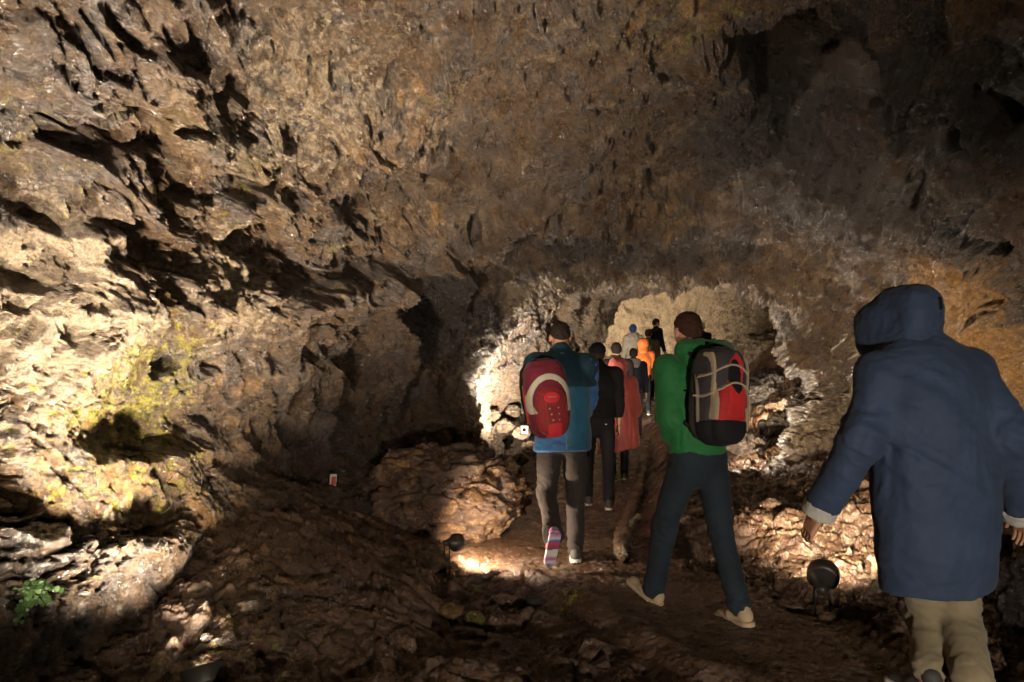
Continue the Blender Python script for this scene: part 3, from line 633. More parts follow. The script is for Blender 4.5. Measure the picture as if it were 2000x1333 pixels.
# ------------------------------------------------------------------ people
def region(s, fn, op='and'):
    P_ = [s.ax[0][:, None, None], s.ax[1][None, :, None], s.ax[2][None, None, :]]
    d = fn(*P_).astype(np.float32) if not isinstance(fn, float) else fn
    s.f = np.maximum(s.f, d) if op == 'and' else np.minimum(s.f, d)
    return s
def fabric(name, col, rough=.65, var=.10, sheen=.15, spec=.35, weave=520, bump=.28):
    m, nt, b = nmat(name); co = N(nt, 'ShaderNodeTexCoord').outputs['Object']
    n1 = noise_n(nt, co, 5, 6, .6); dk = tuple(c*(1-2*var) for c in col); lt = tuple(min(1, c*(1+1.6*var)) for c in col)
    nt.links.new(ramp(nt, n1, [(.35, dk), (.65, lt)]), b.inputs['Base Color'])
    b.inputs['Roughness'].default_value = rough; b.inputs['Specular IOR Level'].default_value = spec*min(1, .35+max(col)*4)
    b.inputs['Sheen Weight'].default_value = sheen*min(1, max(col)*6); b.inputs['Sheen Roughness'].default_value = .5
    h_ = math_(nt, 'ADD', math_(nt, 'MULTIPLY', noise_n(nt, co, weave, 2), .12), math_(nt, 'MULTIPLY', noise_n(nt, co, 11, 3, .45, .8), 2.4))
    bm = N(nt, 'ShaderNodeBump'); bm.inputs['Strength'].default_value = bump; bm.inputs['Distance'].default_value = .009
    nt.links.new(h_, bm.inputs['Height']); nt.links.new(bm.outputs[0], b.inputs['Normal']); return m
def skin_mat():
    m, nt, b = nmat('skin'); co = N(nt, 'ShaderNodeTexCoord').outputs['Object']
    nt.links.new(ramp(nt, noise_n(nt, co, 14, 5), [(.35, (.36, .17, .105)), (.65, (.50, .27, .17))]), b.inputs['Base Color'])
    b.inputs['Roughness'].default_value = .5; b.inputs['Subsurface Weight'].default_value = .08; b.inputs['Subsurface Radius'].default_value = (.02, .008, .004)
    bm = N(nt, 'ShaderNodeBump'); bm.inputs['Strength'].default_value = .2; bm.inputs['Distance'].default_value = .001
    nt.links.new(noise_n(nt, co, 300, 3), bm.inputs['Height']); nt.links.new(bm.outputs[0], b.inputs['Normal']); return m
def hair_mat(name, col):
    m, nt, b = nmat(name); co = N(nt, 'ShaderNodeTexCoord').outputs['Object']
    mp = N(nt, 'ShaderNodeMapping'); mp.inputs['Scale'].default_value = (260, 260, 60); nt.links.new(co, mp.inputs[0])
    n1 = noise_n(nt, mp.outputs[0], 1, 3); nt.links.new(ramp(nt, n1, [(.35, tuple(c*.5 for c in col)), (.65, tuple(c*1.5 for c in col))]), b.inputs['Base Color'])
    b.inputs['Roughness'].default_value = .5
    bm = N(nt, 'ShaderNodeBump'); bm.inputs['Strength'].default_value = .8; bm.inputs['Distance'].default_value = .003
    nt.links.new(n1, bm.inputs['Height']); nt.links.new(bm.outputs[0], b.inputs['Normal']); b.inputs['Roughness'].default_value = .8; b.inputs['Specular IOR Level'].default_value = .2; return m
M_SKIN = skin_mat()
M_HAIR = hair_mat('dark_hair', (.022, .015, .012)); M_HAIR_R = hair_mat('reddish_brown_hair', (.040, .017, .011))
M_SOLE = simple('white_rubber_sole', (.55, .52, .48), .6, .2); M_SHOE_D = simple('dark_shoe_cloth', (.05, .05, .055), .7, .3)
M_SHOE_T = fabric('tan_canvas', (.42, .33, .22), .8)

def vrot(v, ax, a): return Matrix.Rotation(a, 3, ax) @ Vector(v)
def pose(H=1.75, yaw=0.0, lean=.05, legL=(.3, .12), legR=(-.25, .3), armL=(.1, .12, .25), armR=(.1, .12, .25), nod=.1, look=0.0, footL=0.0, footR=0.0, sway=0.0):
    k = H/1.75; J = {}
    J['pel'] = Vector((0, 0, .95)); up = Vector((sway, math.sin(lean), math.cos(lean)))
    J['wai'] = J['pel']+up*.12; J['che'] = J['pel']+up*.34; J['neck'] = J['pel']+up*.53; 
    J['head'] = J['neck']+Vector((sway*.1, math.sin(lean+nod)*.155, math.cos(lean+nod)*.155))
    for sd, s, lg, ar, fp in (('L', -1, legL, armL, footL), ('R', 1, legR, armR, footR)):
        J['hip'+sd] = J['pel']+Vector((s*.092, 0, -.03))
        d = Vector((s*.02, math.sin(lg[0]), -math.cos(lg[0]))); J['kn'+sd] = J['hip'+sd]+d*.43
        a = lg[0]-lg[1]; d = Vector((0, math.sin(a), -math.cos(a))); J['an'+sd] = J['kn'+sd]+d*.41
        J['ft'+sd] = Vector((s*.12, math.cos(fp), -math.sin(fp))); J['up'+sd] = Vector((0, math.sin(fp), math.cos(fp)))
        sh = J['pel']+up*.48+Vector((s*.185, 0, 0)); J['sh'+sd] = sh
        d = Vector((s*math.sin(ar[1]), math.sin(ar[0])*math.cos(ar[1]), -math.cos(ar[0])*math.cos(ar[1]))); J['el'+sd] = sh+d*.29
        a = ar[0]+ar[2]; d = Vector((s*math.sin(ar[1]*.5), math.sin(a), -math.cos(a))); J['wr'+sd] = J['el'+sd]+d*.25
    low = 1e9
    for sd in 'LR':
        for q in (-.07, .19): low = min(low, (J['an'+sd]+J['ft'+sd]*q-J['up'+sd]*.085).z)
    R_ = Matrix.Rotation(yaw, 3, 'Z')
    for n_ in list(J):
        v = J[n_]
        J[n_] = R_ @ (v if n_[:2] in ('ft', 'up') else (v-Vector((0, 0, low)))*k)
    J['fwd'] = R_ @ Vector((0, 1, 0)); J['hf'] = Matrix.Rotation(yaw+look, 3, 'Z') @ Vector((0, math.cos(nod*.6), -math.sin(nod*.6)))
    J['k'] = k; return J

def head_sdf(s, J, h):
    c = J['head']; f = J['hf'].normalized(); r = f.cross(Vector((0, 0, 1))).normalized(); u = r.cross(f); k = J['k']*.94
    rot = Matrix((r, f, u)).transposed().to_euler()
    p = lambda x, y, z: c+(r*x+f*y+u*z)*k
    s.ell(p(0, -.008, .035), np.array((.076, .094, .088))*k, .02, rot=rot)
    s.ell(p(0, .022, -.03), np.array((.058, .066, .078))*k, .03, rot=rot)
    s.cone(J['neck']-Vector((0, 0, .03)), p(0, -.022, -.05), .062*k, .056*k, .02)
    s.cone(p(0, .084, .012), p(0, .104, -.018), .008, .013, .012)
    s.ell(p(0, .080, -.072), np.array((.022, .016, .016))*k, .015, rot=rot)
    s.ell(p(0, .086, -.045), np.array((.024, .010, .008))*k, .006, rot=rot)
    for sx in (-1, 1):
        s.ell(p(sx*.030, .094, .010), np.array((.016, .010, .010))*k, .006, 'cut', rot=rot)
        s.ell(p(sx*.030, .080, .009), np.array((.012, .012, .010))*k, .003, rot=rot)
        s.ell(p(sx*.080, -.004, -.006), np.array((.010, .021, .032))*k, .006, rot=(rot[0], rot[1], rot[2]+sx*-.3))
    return p, rot
def hair_obj(J, h, mat, parent, length=.012, low=-.04, name='hair'):
    c = J['head']; s = SDF(c-Vector((.2, .2, .2)), c+Vector((.2, .2, .2)), h)
    f = J['hf'].normalized(); r = f.cross(Vector((0, 0, 1))).normalized(); u = r.cross(f); k = J['k']*.94
    rot = Matrix((r, f, u)).transposed().to_euler(); p = lambda x, y, z: c+(r*x+f*y+u*z)*k
    s.ell(p(0, -.008, .037), (np.array((.076, .094, .088))+length)*k, .0, rot=rot)
    s.ell(p(0, -.035, -.01), np.array((.064+length, .060+length, .07))*k, .03, rot=rot)
    s.plane(p(0, -.02, low), f*.62-u*.78)
    for sx in (-1, 1): s.ell(p(sx*.085, .01, -.012), np.array((.03, .034, .04))*k, .0, 'cut', rot=rot)
    return sobj(name, s, mat, parent, 1, lambda V: .004*fbm(V*60, 3))

_shoe_cache = {}
def shoe_parts(h):
    if h in _shoe_cache: return _shoe_cache[h]
    s = SDF((-.09, -.13, -.12), (.09, .24, .12), h)
    s.cone((0, -.045, -.045), (0, .06, -.052), .036, .040, .02); s.cone((.0, .06, -.055), (.0, .165, -.064), .038, .026, .02, flat=((0, 0, 1), 1.15))
    s.cone((0, -.035, -.03), (0, -.015, .015), .038, .040, .02)
    up_ = s.mesh()
    s2 = SDF((-.09, -.13, -.12), (.09, .24, .0), h)
    s2.cone((0, -.05, -.082), (0, .165, -.080), .042, .042, .0); s2.plane((0, 0, -.066), (0, 0, 1)); s2.plane((0, 0, -.092), (0, 0, -1))
    so = s2.mesh()
    s3 = SDF((-.09, -.13, -.12), (.09, .24, .12), h)     # lacing / toe guard relief
    for y_ in (.035, .055, .075, .095): s3.cone((-.022, y_, -.018-y_*.22), (.022, y_, -.018-y_*.22), .006, .006, 0)
    _shoe_cache[h] = (up_, so, s3.mesh()); return _shoe_cache[h]
def put_shoe(J, sd, h, parent, mu, ms, lace=None):
    f = J['ft'+sd].normalized(); u = J['up'+sd].normalized(); r = f.cross(u).normalized(); u = r.cross(f)
    M = np.array(Matrix((r, f, u)).transposed())*J['k']; a = np.array(J['an'+sd])
    up_, so, la = shoe_parts(h)
    T = lambda vq: (vq[0]@M.T+a, vq[1])
    V, Q = T(up_); o1 = link('shoe', mesh_np('shoe', relax(V, Q, 1), Q, mu), parent)
    V, Q = T(so); link('sole', mesh_np('sole', V, Q, ms), o1)
    if lace is not None and len(la[0]):
        V, Q = T(la); link('laces', mesh_np('laces', V, Q, lace), o1)
    return o1
_hand_cache = {}
def hand_mesh(h=.0032, spread=1.0):
    if h in _hand_cache: return _hand_cache[h]
    s = SDF((-.05, -.08, -.22), (.06, .09, .03), h)      # right hand hanging: fingers to -z, palm towards -x, thumb to +y
    s.cone((0, 0, .02), (0, 0, -.02), .026, .025, .01, flat=((1, 0, 0), 1.25))
    s.box((-.002, 0, -.055), (.014, .040, .045), .012, .012)
    for i, (y, L) in enumerate(((.031, .066), (.011, .075), (-.010, .070), (-.030, .056))):
        b = .18+.08*i; p = Vector((-.002, y, -.094)); r_ = .0088 if i < 3 else .0075; an = b*.6
        for seg, fr in enumerate((.45, .3, .25)):
            q_ = p+Vector((-math.sin(an), .05*(1.5-i)*math.cos(an)*.6, -math.cos(an)))*L*fr
            s.cone(p, q_, r_, r_*.92, .004); p = q_; r_ *= .92; an += b+.12
    s.cone((-.004, .026, -.025), (-.012, .052, -.060), .014, .011, .010); s.cone((-.012, .052, -.060), (-.020, .060, -.092), .0105, .0085, .004)
    _hand_cache[h] = s.mesh(); return _hand_cache[h]
def put_hand(J, sd, h):
    V, Q = hand_mesh(h); V = V.copy()*J['k']
    if sd == 'L': V[:, 0] *= -1; Q = Q[:, ::-1]
    d = (J['wr'+sd]-J['el'+sd]).normalized(); u = -d; f = (J['fwd']-u*J['fwd'].dot(u)).normalized(); r = f.cross(u)
    M = np.array(Matrix((r, f, u)).transposed()); return V@M.T+np.array(J['wr'+sd]+d*J.get('hoff', .015)), Q

def bbox(J, m=.25):
    pts = [J[n] for n in J if isinstance(J[n], Vector) and n[:2] not in ('ft', 'up', 'fw', 'hf')]
    lo = [min(p[i] for p in pts)-m for i in range(3)]; hi = [max(p[i] for p in pts)+m for i in range(3)]
    lo[2] = -.15; return lo, hi
def build_body(J, h, parent_name='person'):
    lo, hi = bbox(J, .2); s = SDF(lo, hi, max(h, .008)); k = J['k']; fw = J['fwd']
    s.cone(J['pel'], J['che'], .125*k, .135*k, .03, flat=(fw, 1.4)); s.cone(J['che'], J['neck']-Vector((0, 0, .06)), .135*k, .10*k, .03, flat=(fw, 1.5))
    for sd in 'LR':
        s.cone(J['sh'+sd], J['neck']-Vector((0, 0, .03)), .048*k, .05*k, .03)
        s.cone(J['sh'+sd], J['el'+sd], .048*k, .038*k, .02); s.cone(J['el'+sd], J['wr'+sd], .036*k, .026*k, .015)
        s.cone(J['hip'+sd], J['kn'+sd], .078*k, .052*k, .03); s.cone(J['kn'+sd], J['an'+sd], .050*k, .036*k, .02)
        s.cone(J['an'+sd]-J['up'+sd]*.03, J['an'+sd]+J['ft'+sd]*.13-J['up'+sd]*.06, .030*k, .024*k, .02)
    V1, Q1 = s.mesh(); V1 = relax(V1, Q1, 1)
    c = J['head']; s = SDF(c-Vector((.16, .16, .22)), c+Vector((.16, .16, .18)), min(h, .008)*.75 if h < .012 else .009)
    head_sdf(s, J, h); V2, Q2 = s.mesh(); V2 = relax(V2, Q2, 1, .3)
    hh = .0032 if h < .01 else .006
    return join((V1, Q1), (V2, Q2), put_hand(J, 'L', hh), put_hand(J, 'R', hh))
def folds(J, A=.008, seed=0, knees=True):
    pts = [J['el'+s] for s in 'LR']+[J['kn'+s] for s in 'LR']+[J['an'+s] for s in 'LR']+[J['wr'+s] for s in 'LR']+[J['pel']]
    def f(V):
        w_ = np.stack([vnoise(V*4+seed+o_) for o_ in (1., 9., 17.)], 1)
        q_ = V*np.array([5, 5, 12])+w_*1.6+seed
        d = ridged(q_, 3)*.6+ridged(V*np.array([11, 11, 5])+w_*2+seed+5, 2)*.4
        near = np.zeros(len(V))
        for p in pts: near = np.maximum(near, np.exp(-(((V-np.array(p))**2).sum(1))/.11**2))
        return A*d*(.55+1.3*near)+A*.7*fbm(V*4.5+seed, 2)
    return f
def jacket(J, h, mat, parent, hem=.80, flare=.0, A=.008, wide=0.0, arms=True, name='jacket', cuff=.0, collar=True, smooth=2, nocut=''):
    lo, hi = bbox(J, .3); lo[2] = min(lo[2], 0); s = SDF((lo[0], lo[1], hem-.06), hi, h); k = J['k']; fw = J['fwd']
    pel = J['pel']; hp = Vector((pel.x, pel.y, hem-.02)); wd = .165+wide
    s.cone(pel+Vector((0, 0, .06)), J['che'], (wd-.012)*k, (wd+.014)*k, .04, flat=(fw, 1.38))
    s.cone(hp, pel+Vector((0, 0, .1)), (wd+flare)*k, (wd-.005)*k, .03, flat=(fw, 1.32))
    s.cone(J['che'], J['neck']-Vector((0, 0, .08)), (wd+.010)*k, .125*k, .05, flat=(fw, 1.4))
    for sd in 'LR':
        s.cone(J['sh'+sd]-Vector((0, 0, .012)), J['neck']-Vector((0, 0, .03)), .070*k, .062*k, .05)
        if arms:
            d = (J['wr'+sd]-J['el'+sd]).normalized(); w_ = wide*.35
            s.cone(J['sh'+sd]-Vector((0, 0, .012)), J['el'+sd], (.074+w_)*k, (.060+w_)*k, .035); s.cone(J['el'+sd], J['wr'+sd]+d*.01, (.058+w_)*k, (.046+w_)*k, .02)
    if collar: s.cone(J['neck']-Vector((0, 0, .05)), J['neck']+Vector((0, 0, .035))+J['hf']*.005, .085*k, .070*k, .02)
    s.plane((0, 0, hem), (0, 0, -1))
    # open hem and sleeve ends, so that legs and wrists go up into the cloth
    s.cone(hp-Vector((0, 0, .1)), hp+Vector((0, 0, .07)), (wd+flare-.018)*k, (wd+flare-.035)*k, .0, 'cut', flat=(fw, 1.32))
    if arms:
        for sd in [q_ for q_ in 'LR' if q_ not in nocut]:
            d = (J['wr'+sd]-J['el'+sd]).normalized(); e = J['wr'+sd]+d*.01
            s.cone(e+d*.05, e-d*.03, .040*k, .033*k, .0, 'cut')
    return sobj(name, s, mat, parent, smooth, folds(J, A, J['pel'].x*10+hem))
def trousers(J, h, mat, parent, A=.008, loose=.0, hem=.03):
    lo, hi = bbox(J, .2); s = SDF(lo, (hi[0], hi[1], J['pel'].z+.16), h); k = J['k']; fw = J['fwd']
    s.cone(J['pel']-Vector((0, 0, .05)), J['pel']+Vector((0, 0, .08)), .155*k, .140*k, .03, flat=(fw, 1.3))
    for sd in 'LR':
        sh = (J['an'+sd]-J['kn'+sd]).normalized()
        s.cone(J['hip'+sd]-J['fwd']*.012, J['kn'+sd], (.092+loose)*k, (.066+loose)*k, .03); s.cone(J['kn'+sd], J['an'+sd]+sh*(.035-hem), (.066+loose)*k, (.055+loose)*k, .02)
    return sobj('trousers', s, mat, parent, 2, folds(J, A, J['pel'].y*7+3))
def hood_down(J, h, mat, parent, size=1.0, off=(0, 0)):
    b = -J['fwd']; c = J['neck']+b*.075+Vector((0, 0, .0)); r = b.cross(Vector((0, 0, 1))).normalized()
    c = c+r*off[0]+Vector((0, 0, off[1])); s = SDF(c-Vector((.28, .28, .22)), c+Vector((.28, .28, .22)), h)
    for t in np.linspace(-1, 1, 5):
        p0 = J['neck']+r*(t*.10*size+off[0])+b*(.085-.05*abs(t))*size+Vector((0, 0, .02+off[1])); p1 = c+r*t*.07*size+b*.03+Vector((0, 0, -.075*size))
        s.cone(p0, p1, .048*size, .045*size, .04)
    return sobj('hood', s, mat, parent, 2, lambda V: .008*ridged(V*18, 3))
def hood_up(J, h, mat, parent, size=1.0, peak=0.0):
    c = J['head']; f = J['hf'].normalized(); r = f.cross(Vector((0, 0, 1))).normalized(); u = r.cross(f); rot = Matrix((r, f, u)).transposed().to_euler()
    s = SDF(c-Vector((.24, .24, .26)), c+Vector((.24, .24, .24)), h); p = lambda x, y, z: c+(r*x+f*y+u*z)*size
    s.ell(p(0, 0, .035), np.array((.118, .135, .122))*size, .0, rot=rot, pw=2.5)
    s.cone(p(0, -.02, 0), J['neck']-J['fwd']*.02, .115*size, .105*size, .04)
    if peak: s.cone(p(0, -.05, .1), p(0, -.10, .13+peak), .05, .02, .05)
    s.ell(p(0, .14, -.0), np.array((.08, .12, .115))*size, .01, 'cut', rot=rot)
    s.ell(p(0, .02, -.01), np.array((.098, .115, .115))*size, .01, 'cut', rot=rot)
    return sobj('hood', s, mat, parent, 2, lambda V: .006*ridged(V*np.array([12, 12, 16]), 3))
def person(px, d, J, h, label, zoff=None, group='visitors walking through the cave', x=None):
    xx = (px-1000)/F_PX*d if x is None else x
    z = ground_at(xx, d) if zoff is None else zoff
    V, Q = build_body(J, h); o_ = link('person', mesh_np('person', V, Q, M_SKIN)); o_.location = (xx, d, z)
    tag(o_, label, 'person', group); return o_

# ---- rucksacks: x right, y out from the back, z up
def pack(name, loc, rot, W_, H_, T_, cols, label, arch, h=.006, style=0):
    root = empty(name, loc); root.rotation_euler = rot; tag(root, label, 'backpack')
    lo, hi = (-W_/2-.06, -T_/2-.08, -H_/2-.06), (W_/2+.06, T_/2+.12, H_/2+.06)
    s = SDF(lo, hi, h)
    s.ell((0, 0, -.02), (W_/2, T_/2, H_/2-.02), 0, pw=3.2); s.ell((0, .0, H_*.26), (W_*.40, T_*.45, H_*.24), .05, pw=2.6)
    main = s.copy(); s.plane((0, -T_/2+.02, 0), (0, -1, 0))
    wr = lambda V: .005*ridged(V*np.array([10, 10, 16])+3, 3)
    sobj('body', s, cols['main'], root, 1, wr)
    pk = SDF(lo, hi, h); pk.ell((0, T_*.42, -H_*.17), (W_*.37, T_*.30, H_*.30), 0, pw=2.8)
    pk2 = pk.copy(); pk.plane((0, T_*.05, 0), (0, -1, 0)); po = sobj('front_pocket', pk, cols['pocket'], root, 1, wr)
    both = main.copy(); both.f = np.minimum(main.f, pk2.f)
    def band(fn, mat, nm, off=.006, par=None, src=None):
        b_ = (src or both).copy(off); region(b_, fn); region(b_, lambda x, y, z: -y+T_*.02+0*x+0*z)
        return sobj(nm, b_, mat, par or root, 0)
    if style == 0:
        band(lambda x, y, z: np.abs(np.sqrt((x/(W_*.47))**2+((z+H_*.04)/(H_*.30))**2)-1)*W_*.36-.014+0*y+np.maximum(0, -z-H_*.18)*3, cols['band'], 'reflective_band', .007)
        band(lambda x, y, z: np.sqrt((x/(.058))**2+((z+H_*.0)/(.040))**2)*.05-.05+0*y, cols['bright'], 'logo_patch', .008, po)
        band(lambda x, y, z: np.maximum(np.abs(x)-.05, np.abs(z+H_*.40)-.05)+0*y, cols['bright'], 'pocket_base', .004, po)
        band(lambda x, y, z: np.abs(x-.047)-.012+0*y+np.maximum(0, np.abs(z+H_*.2)-H_*.16), cols['trim'], 'pocket_panel', .004, po)
        for z_ in (-.075, -.115, -.155):
            band(lambda x, y, z: np.sqrt((x-.022-(z_+.1)*.2)**2+(z-z_)**2)-.008+0*y, cols['band'], 'stud', .012, po)
            band(lambda x, y, z: np.sqrt((x+.035)**2+(z-z_+.0)**2)-.006+0*y, cols['band'], 'stud', .012, po)
        # small stitched script on the patch
        pts = [(-.030+i*.0055, T_*.735+.006, .004+.006*math.sin(i*2.1)) for i in range(12)]
        V, Q = tube(pts, .0018, 6); link('logo_stitching', mesh_np('logo_stitching', V, Q, cols['band']), po)
    else:
        band(lambda x, y, z: np.abs(x+z*.10)-W_*.19+0*y+np.maximum(0, -z-H_*.20)*2+np.maximum(0, z-H_*.34), cols['bright'], 'red_panel', .004)
        band(lambda x, y, z: np.sqrt((x/.05)**2+((z-.10)/.10)**2)*.06-.055+0*y, cols['dark'], 'mesh_panel', .006)
        band(lambda x, y, z: z+H_*.25+.25*x*x/W_+0*y, cols['dark'], 'base_panel', .007)
        for zc, bb in ((H_*.22, .09), (H_*.02, .11)):
            band(lambda x, y, z: np.abs(z-zc-bb*np.cos(x/W_*2.6)+bb*.5)-.006+0*y, cols['band'], 'piping', .011)
        for sx in (-1, 1):
            band(lambda x, y, z: np.abs(x-sx*(W_*.41+z*.02))-.007+0*y+np.maximum(0, np.abs(z-.04)-H_*.33), cols['band'], 'side_piping', .011)
        for i, x_ in enumerate((-.125, -.085)):
            band(lambda x, y, z: np.abs(x-x_-(z+.16)*.25)-.008+0*y+np.maximum(0, np.abs(z+.15-.03*i)-.055), cols['band'], 'reflective_strip', .012)
        pts = [(W_*.44, T_*.1, -.02), (W_*.52, T_*.12, -.018), (W_*.66, T_*.1, -.02)]
        V, Q = tube(pts, .006, 6); link('loose_strap', mesh_np('loose_strap', V, Q, cols['band']), root)
    # haul loop, shoulder straps and side compression strap
    V, Q = tube([(-.03, -T_*.3, H_*.44), (-.025, -T_*.3, H_*.53), (.025, -T_*.3, H_*.53), (.03, -T_*.3, H_*.44)], .008, 8)
    link('haul_loop', mesh_np('haul_loop', V, Q, cols['dark']), root)
    for sx in (-1, 1):
        pts = [(sx*.07, -T_*.42, H_*.36), (sx*.085, -T_*.6-.03, H_*.43), (sx*.095, -T_*.6-.11, H_*.38), (sx*.10, -T_*.6-.16, H_*.2), (sx*.10, -T_*.6-.15, 0), (sx*.10, -T_*.6-.07, -H_*.25), (sx*.10, -T_*.3, -H_*.36)]
        V, Q = tube(pts, .016, 8); V[:, 0] = V[:, 0]*1.0; link('shoulder_strap', mesh_np('shoulder_strap', V, Q, cols['dark']), root)
    V, Q = tube([(W_*.5, -T_*.1, H_*.18), (W_*.53, T_*.05, H_*.02), (W_*.5, T_*.1, -H_*.3)], .010, 8); link('side_strap', mesh_np('side_strap', V, Q, cols['trim']), root)
    return root
# ------------------------------------------------------------------ the visitors, nearest first
navy = fabric('navy_rain_cloth', (.030, .048, .095), .72, .08, .1, .25)
khaki = fabric('khaki_cotton', (.20, .17, .11), .85)
lining = fabric('pale_grey_lining', (.42, .42, .40), .8)
green = fabric('green_softshell', (.012, .13, .035), .7); jeans = fabric('dark_blue_denim', (.019, .029, .040), .85)
blue = fabric('bright_blue_shell', (.03, .13, .34), .55); dkblue = fabric('dark_teal_shell', (.010, .035, .055), .6)
dark = fabric('dark_charcoal_cloth', (.012, .012, .015), .8); grey = fabric('grey_brown_trouser_cloth', (.036, .031, .030), .8)
black = fabric('black_cloth', (.007, .007, .009), .8); red = fabric('coral_red_rain_cloth', (.22, .035, .03), .6); orange = fabric('orange_shell', (.62, .15, .03), .6)
olive = fabric('olive_cloth', (.07, .06, .03), .8); white = fabric('off_white_fleece', (.55, .50, .42), .9); ltgrey = fabric('mid_grey_jersey', (.14, .13, .12), .9)
capblue = fabric('blue_knit', (.02, .06, .20), .9)

# 1 hooded walker in the long navy raincoat
d = 2.88; J = pose(1.72, yaw=.20, lean=.03, legL=(.45, .35), legR=(-.22, .25), nod=.12, look=.15)
root = Vector((1.735, d, 0))
def loc_(px, py, y): return at(px, py, y)-root
J['shL'] = loc_(1712, 725, 2.86); J['elL'] = loc_(1678, 862, 2.82); J['wrL'] = loc_(1612, 978, 2.95)
J['shR'] = loc_(1888, 722, 2.90); J['elR'] = loc_(1970, 850, 2.80); J['wrR'] = loc_(1990, 985, 2.98)
J['neck'] = loc_(1785, 700, 2.90); J['head'] = loc_(1762, 642, 2.93); J['che'] = loc_(1808, 800, 2.88)
J['knL'] = loc_(1815, 1215, 2.98); J['anL'] = loc_(1812, 1330, 2.80); J['anL'].z = .10; J['knR'] = loc_(1872, 1205, 2.9); J['anR'] = loc_(1905, 1330, 2.66); J['anR'].z = .12; J['hipL'] = loc_(1780, 1060, 2.92); J['hipR'] = loc_(1850, 1060, 2.9)
J['hoff'] = .075
J['ftR'] = Vector((-.1, .95, -.25)); J['upR'] = Vector((0, .25, .97))
p1 = person(0, d, J, .009, 'person in a long navy raincoat with the hood up, nearest the camera', zoff=0.0, x=root.x)
lo, hi = bbox(J, .32); s = SDF((lo[0], lo[1], .36), (hi[0], hi[1], 1.62), .009); fw = J['fwd']
c0 = loc_(1826, 1160, 2.90); c0.z = .42; cm = loc_(1826, 930, 2.88); c1 = loc_(1806, 770, 2.88); c2 = loc_(1795, 715, 2.88)
s.cone(c0, cm, .235, .262, .03, flat=(fw, 1.35)); s.cone(cm, c1, .262, .235, .05, flat=(fw, 1.35)); s.cone(c1, c2, .232, .17, .06, flat=(fw, 1.4))
for sd in 'LR':
    dd = (J['wr'+sd]-J['el'+sd]).normalized()
    s.cone(J['sh'+sd], J['neck']-Vector((0, 0, .045)), .085, .095, .06)
    s.cone(J['sh'+sd]-Vector((0, 0, .02)), J['el'+sd], .084, .082, .05); s.cone(J['el'+sd], J['wr'+sd], .082, .066, .03)
s.plane((0, 0, .44), (.06, 0, -1)); s.cone(c0-Vector((0, 0, .1)), c0+Vector((0, 0, .12)), .215, .20, 0, 'cut', flat=(fw, 1.35))
for sd in 'LR':
    dd = (J['wr'+sd]-J['el'+sd]).normalized(); s.cone(J['wr'+sd]+dd*.08, J['wr'+sd]+dd*.01, .056, .05, 0, 'cut')
def coat_folds(V):
    w_ = np.stack([vnoise(V*3+o_) for o_ in (1., 9., 17.)], 1)
    dg = V[:, 2]*1.0+V[:, 0]*.55                                   # long diagonal pulls from the left arm pit to the hip
    a_ = ridged(np.stack([V[:, 0]*2.2, V[:, 1]*3, dg*9], 1)+w_*.9, 2); b_ = ridged(V*np.array([9, 9, 3.2])+w_*1.2+4, 3)
    nearL = np.exp(-((V-np.array(J['shL']+Vector((.08, 0, -.28))))**2).sum(1)/.20**2)
    el = sum(np.exp(-((V-np.array(J[q_]))**2).sum(1)/.10**2) for q_ in ('elL', 'elR', 'wrL', 'wrR'))
    return .006*b_+a_*(.0045+.026*nearL+.010*el)+.012*fbm(V*3.2+2, 2)+.003*ridged(V*np.array([16, 16, 22])+w_*2, 2)
sobj('raincoat', s, navy, p1, 2, coat_folds)
c = J['head']; s = SDF(c-Vector((.26, .26, .3)), c+Vector((.26, .26, .28)), .008)
f = J['hf'].normalized(); r = f.cross(Vector((0, 0, 1))).normalized(); u = r.cross(f); rot = Matrix((r, f, u)).transposed().to_euler()
pp = lambda x, y, z: c+r*x+f*y+u*z
s.ell(pp(.012, -.01, .03), (.100, .130, .150), 0, rot=(rot[0]+.1, rot[1], rot[2]), pw=3.4)
s.ell(pp(-.01, .09, .0), (.096, .10, .128), .03, rot=rot, pw=3); s.cone(pp(0, -.02, -.08), J['neck']-Vector((0, 0, .03)), .102, .110, .05)
s.ell(pp(-.01, .24, -.01), (.078, .16, .118), .01, 'cut', rot=rot); s.ell(pp(0, .04, 0), (.088, .112, .12), .01, 'cut', rot=rot)
sobj('hood', s, navy, p1, 2, lambda V: .007*ridged(V*np.array([7, 7, 10])+8, 3)+.004*ridged(V*20, 2))
# toggle tab on the back of the hood, cuffs
s = SDF(c-Vector((.26, .26, .3)), c+Vector((.26, .26, .28)), .006); s.box(pp(.045, -.138, .085), (.012, .012, .028), .005, rot=rot); s.cone(pp(.045, -.143, .06), pp(.045, -.145, .025), .004, .004, 0)
sobj('hood_toggle', s, black, p1, 0)
for sd in 'LR':
    dd = (J['wr'+sd]-J['el'+sd]).normalized(); a_ = J['wr'+sd]+dd*.0; s = SDF(a_-Vector((.15, .15, .15)), a_+Vector((.15, .15, .15)), .005)
    s.cone(a_, a_+dd*.075, .073, .070, 0); s.cone(a_-dd*.05, a_+dd*.12, .066, .060, 0, 'cut')
    s.plane(a_+dd*.075, dd); s.plane(a_+dd*.015, -dd); sobj('cuff', s, lining, p1, 1, lambda V: .004*ridged(V*22, 2))
trousers(J, .009, khaki, p1, .014, .016, .09)
for sd in 'LR': put_shoe(J, sd, .006, p1, M_SHOE_D, M_SOLE)

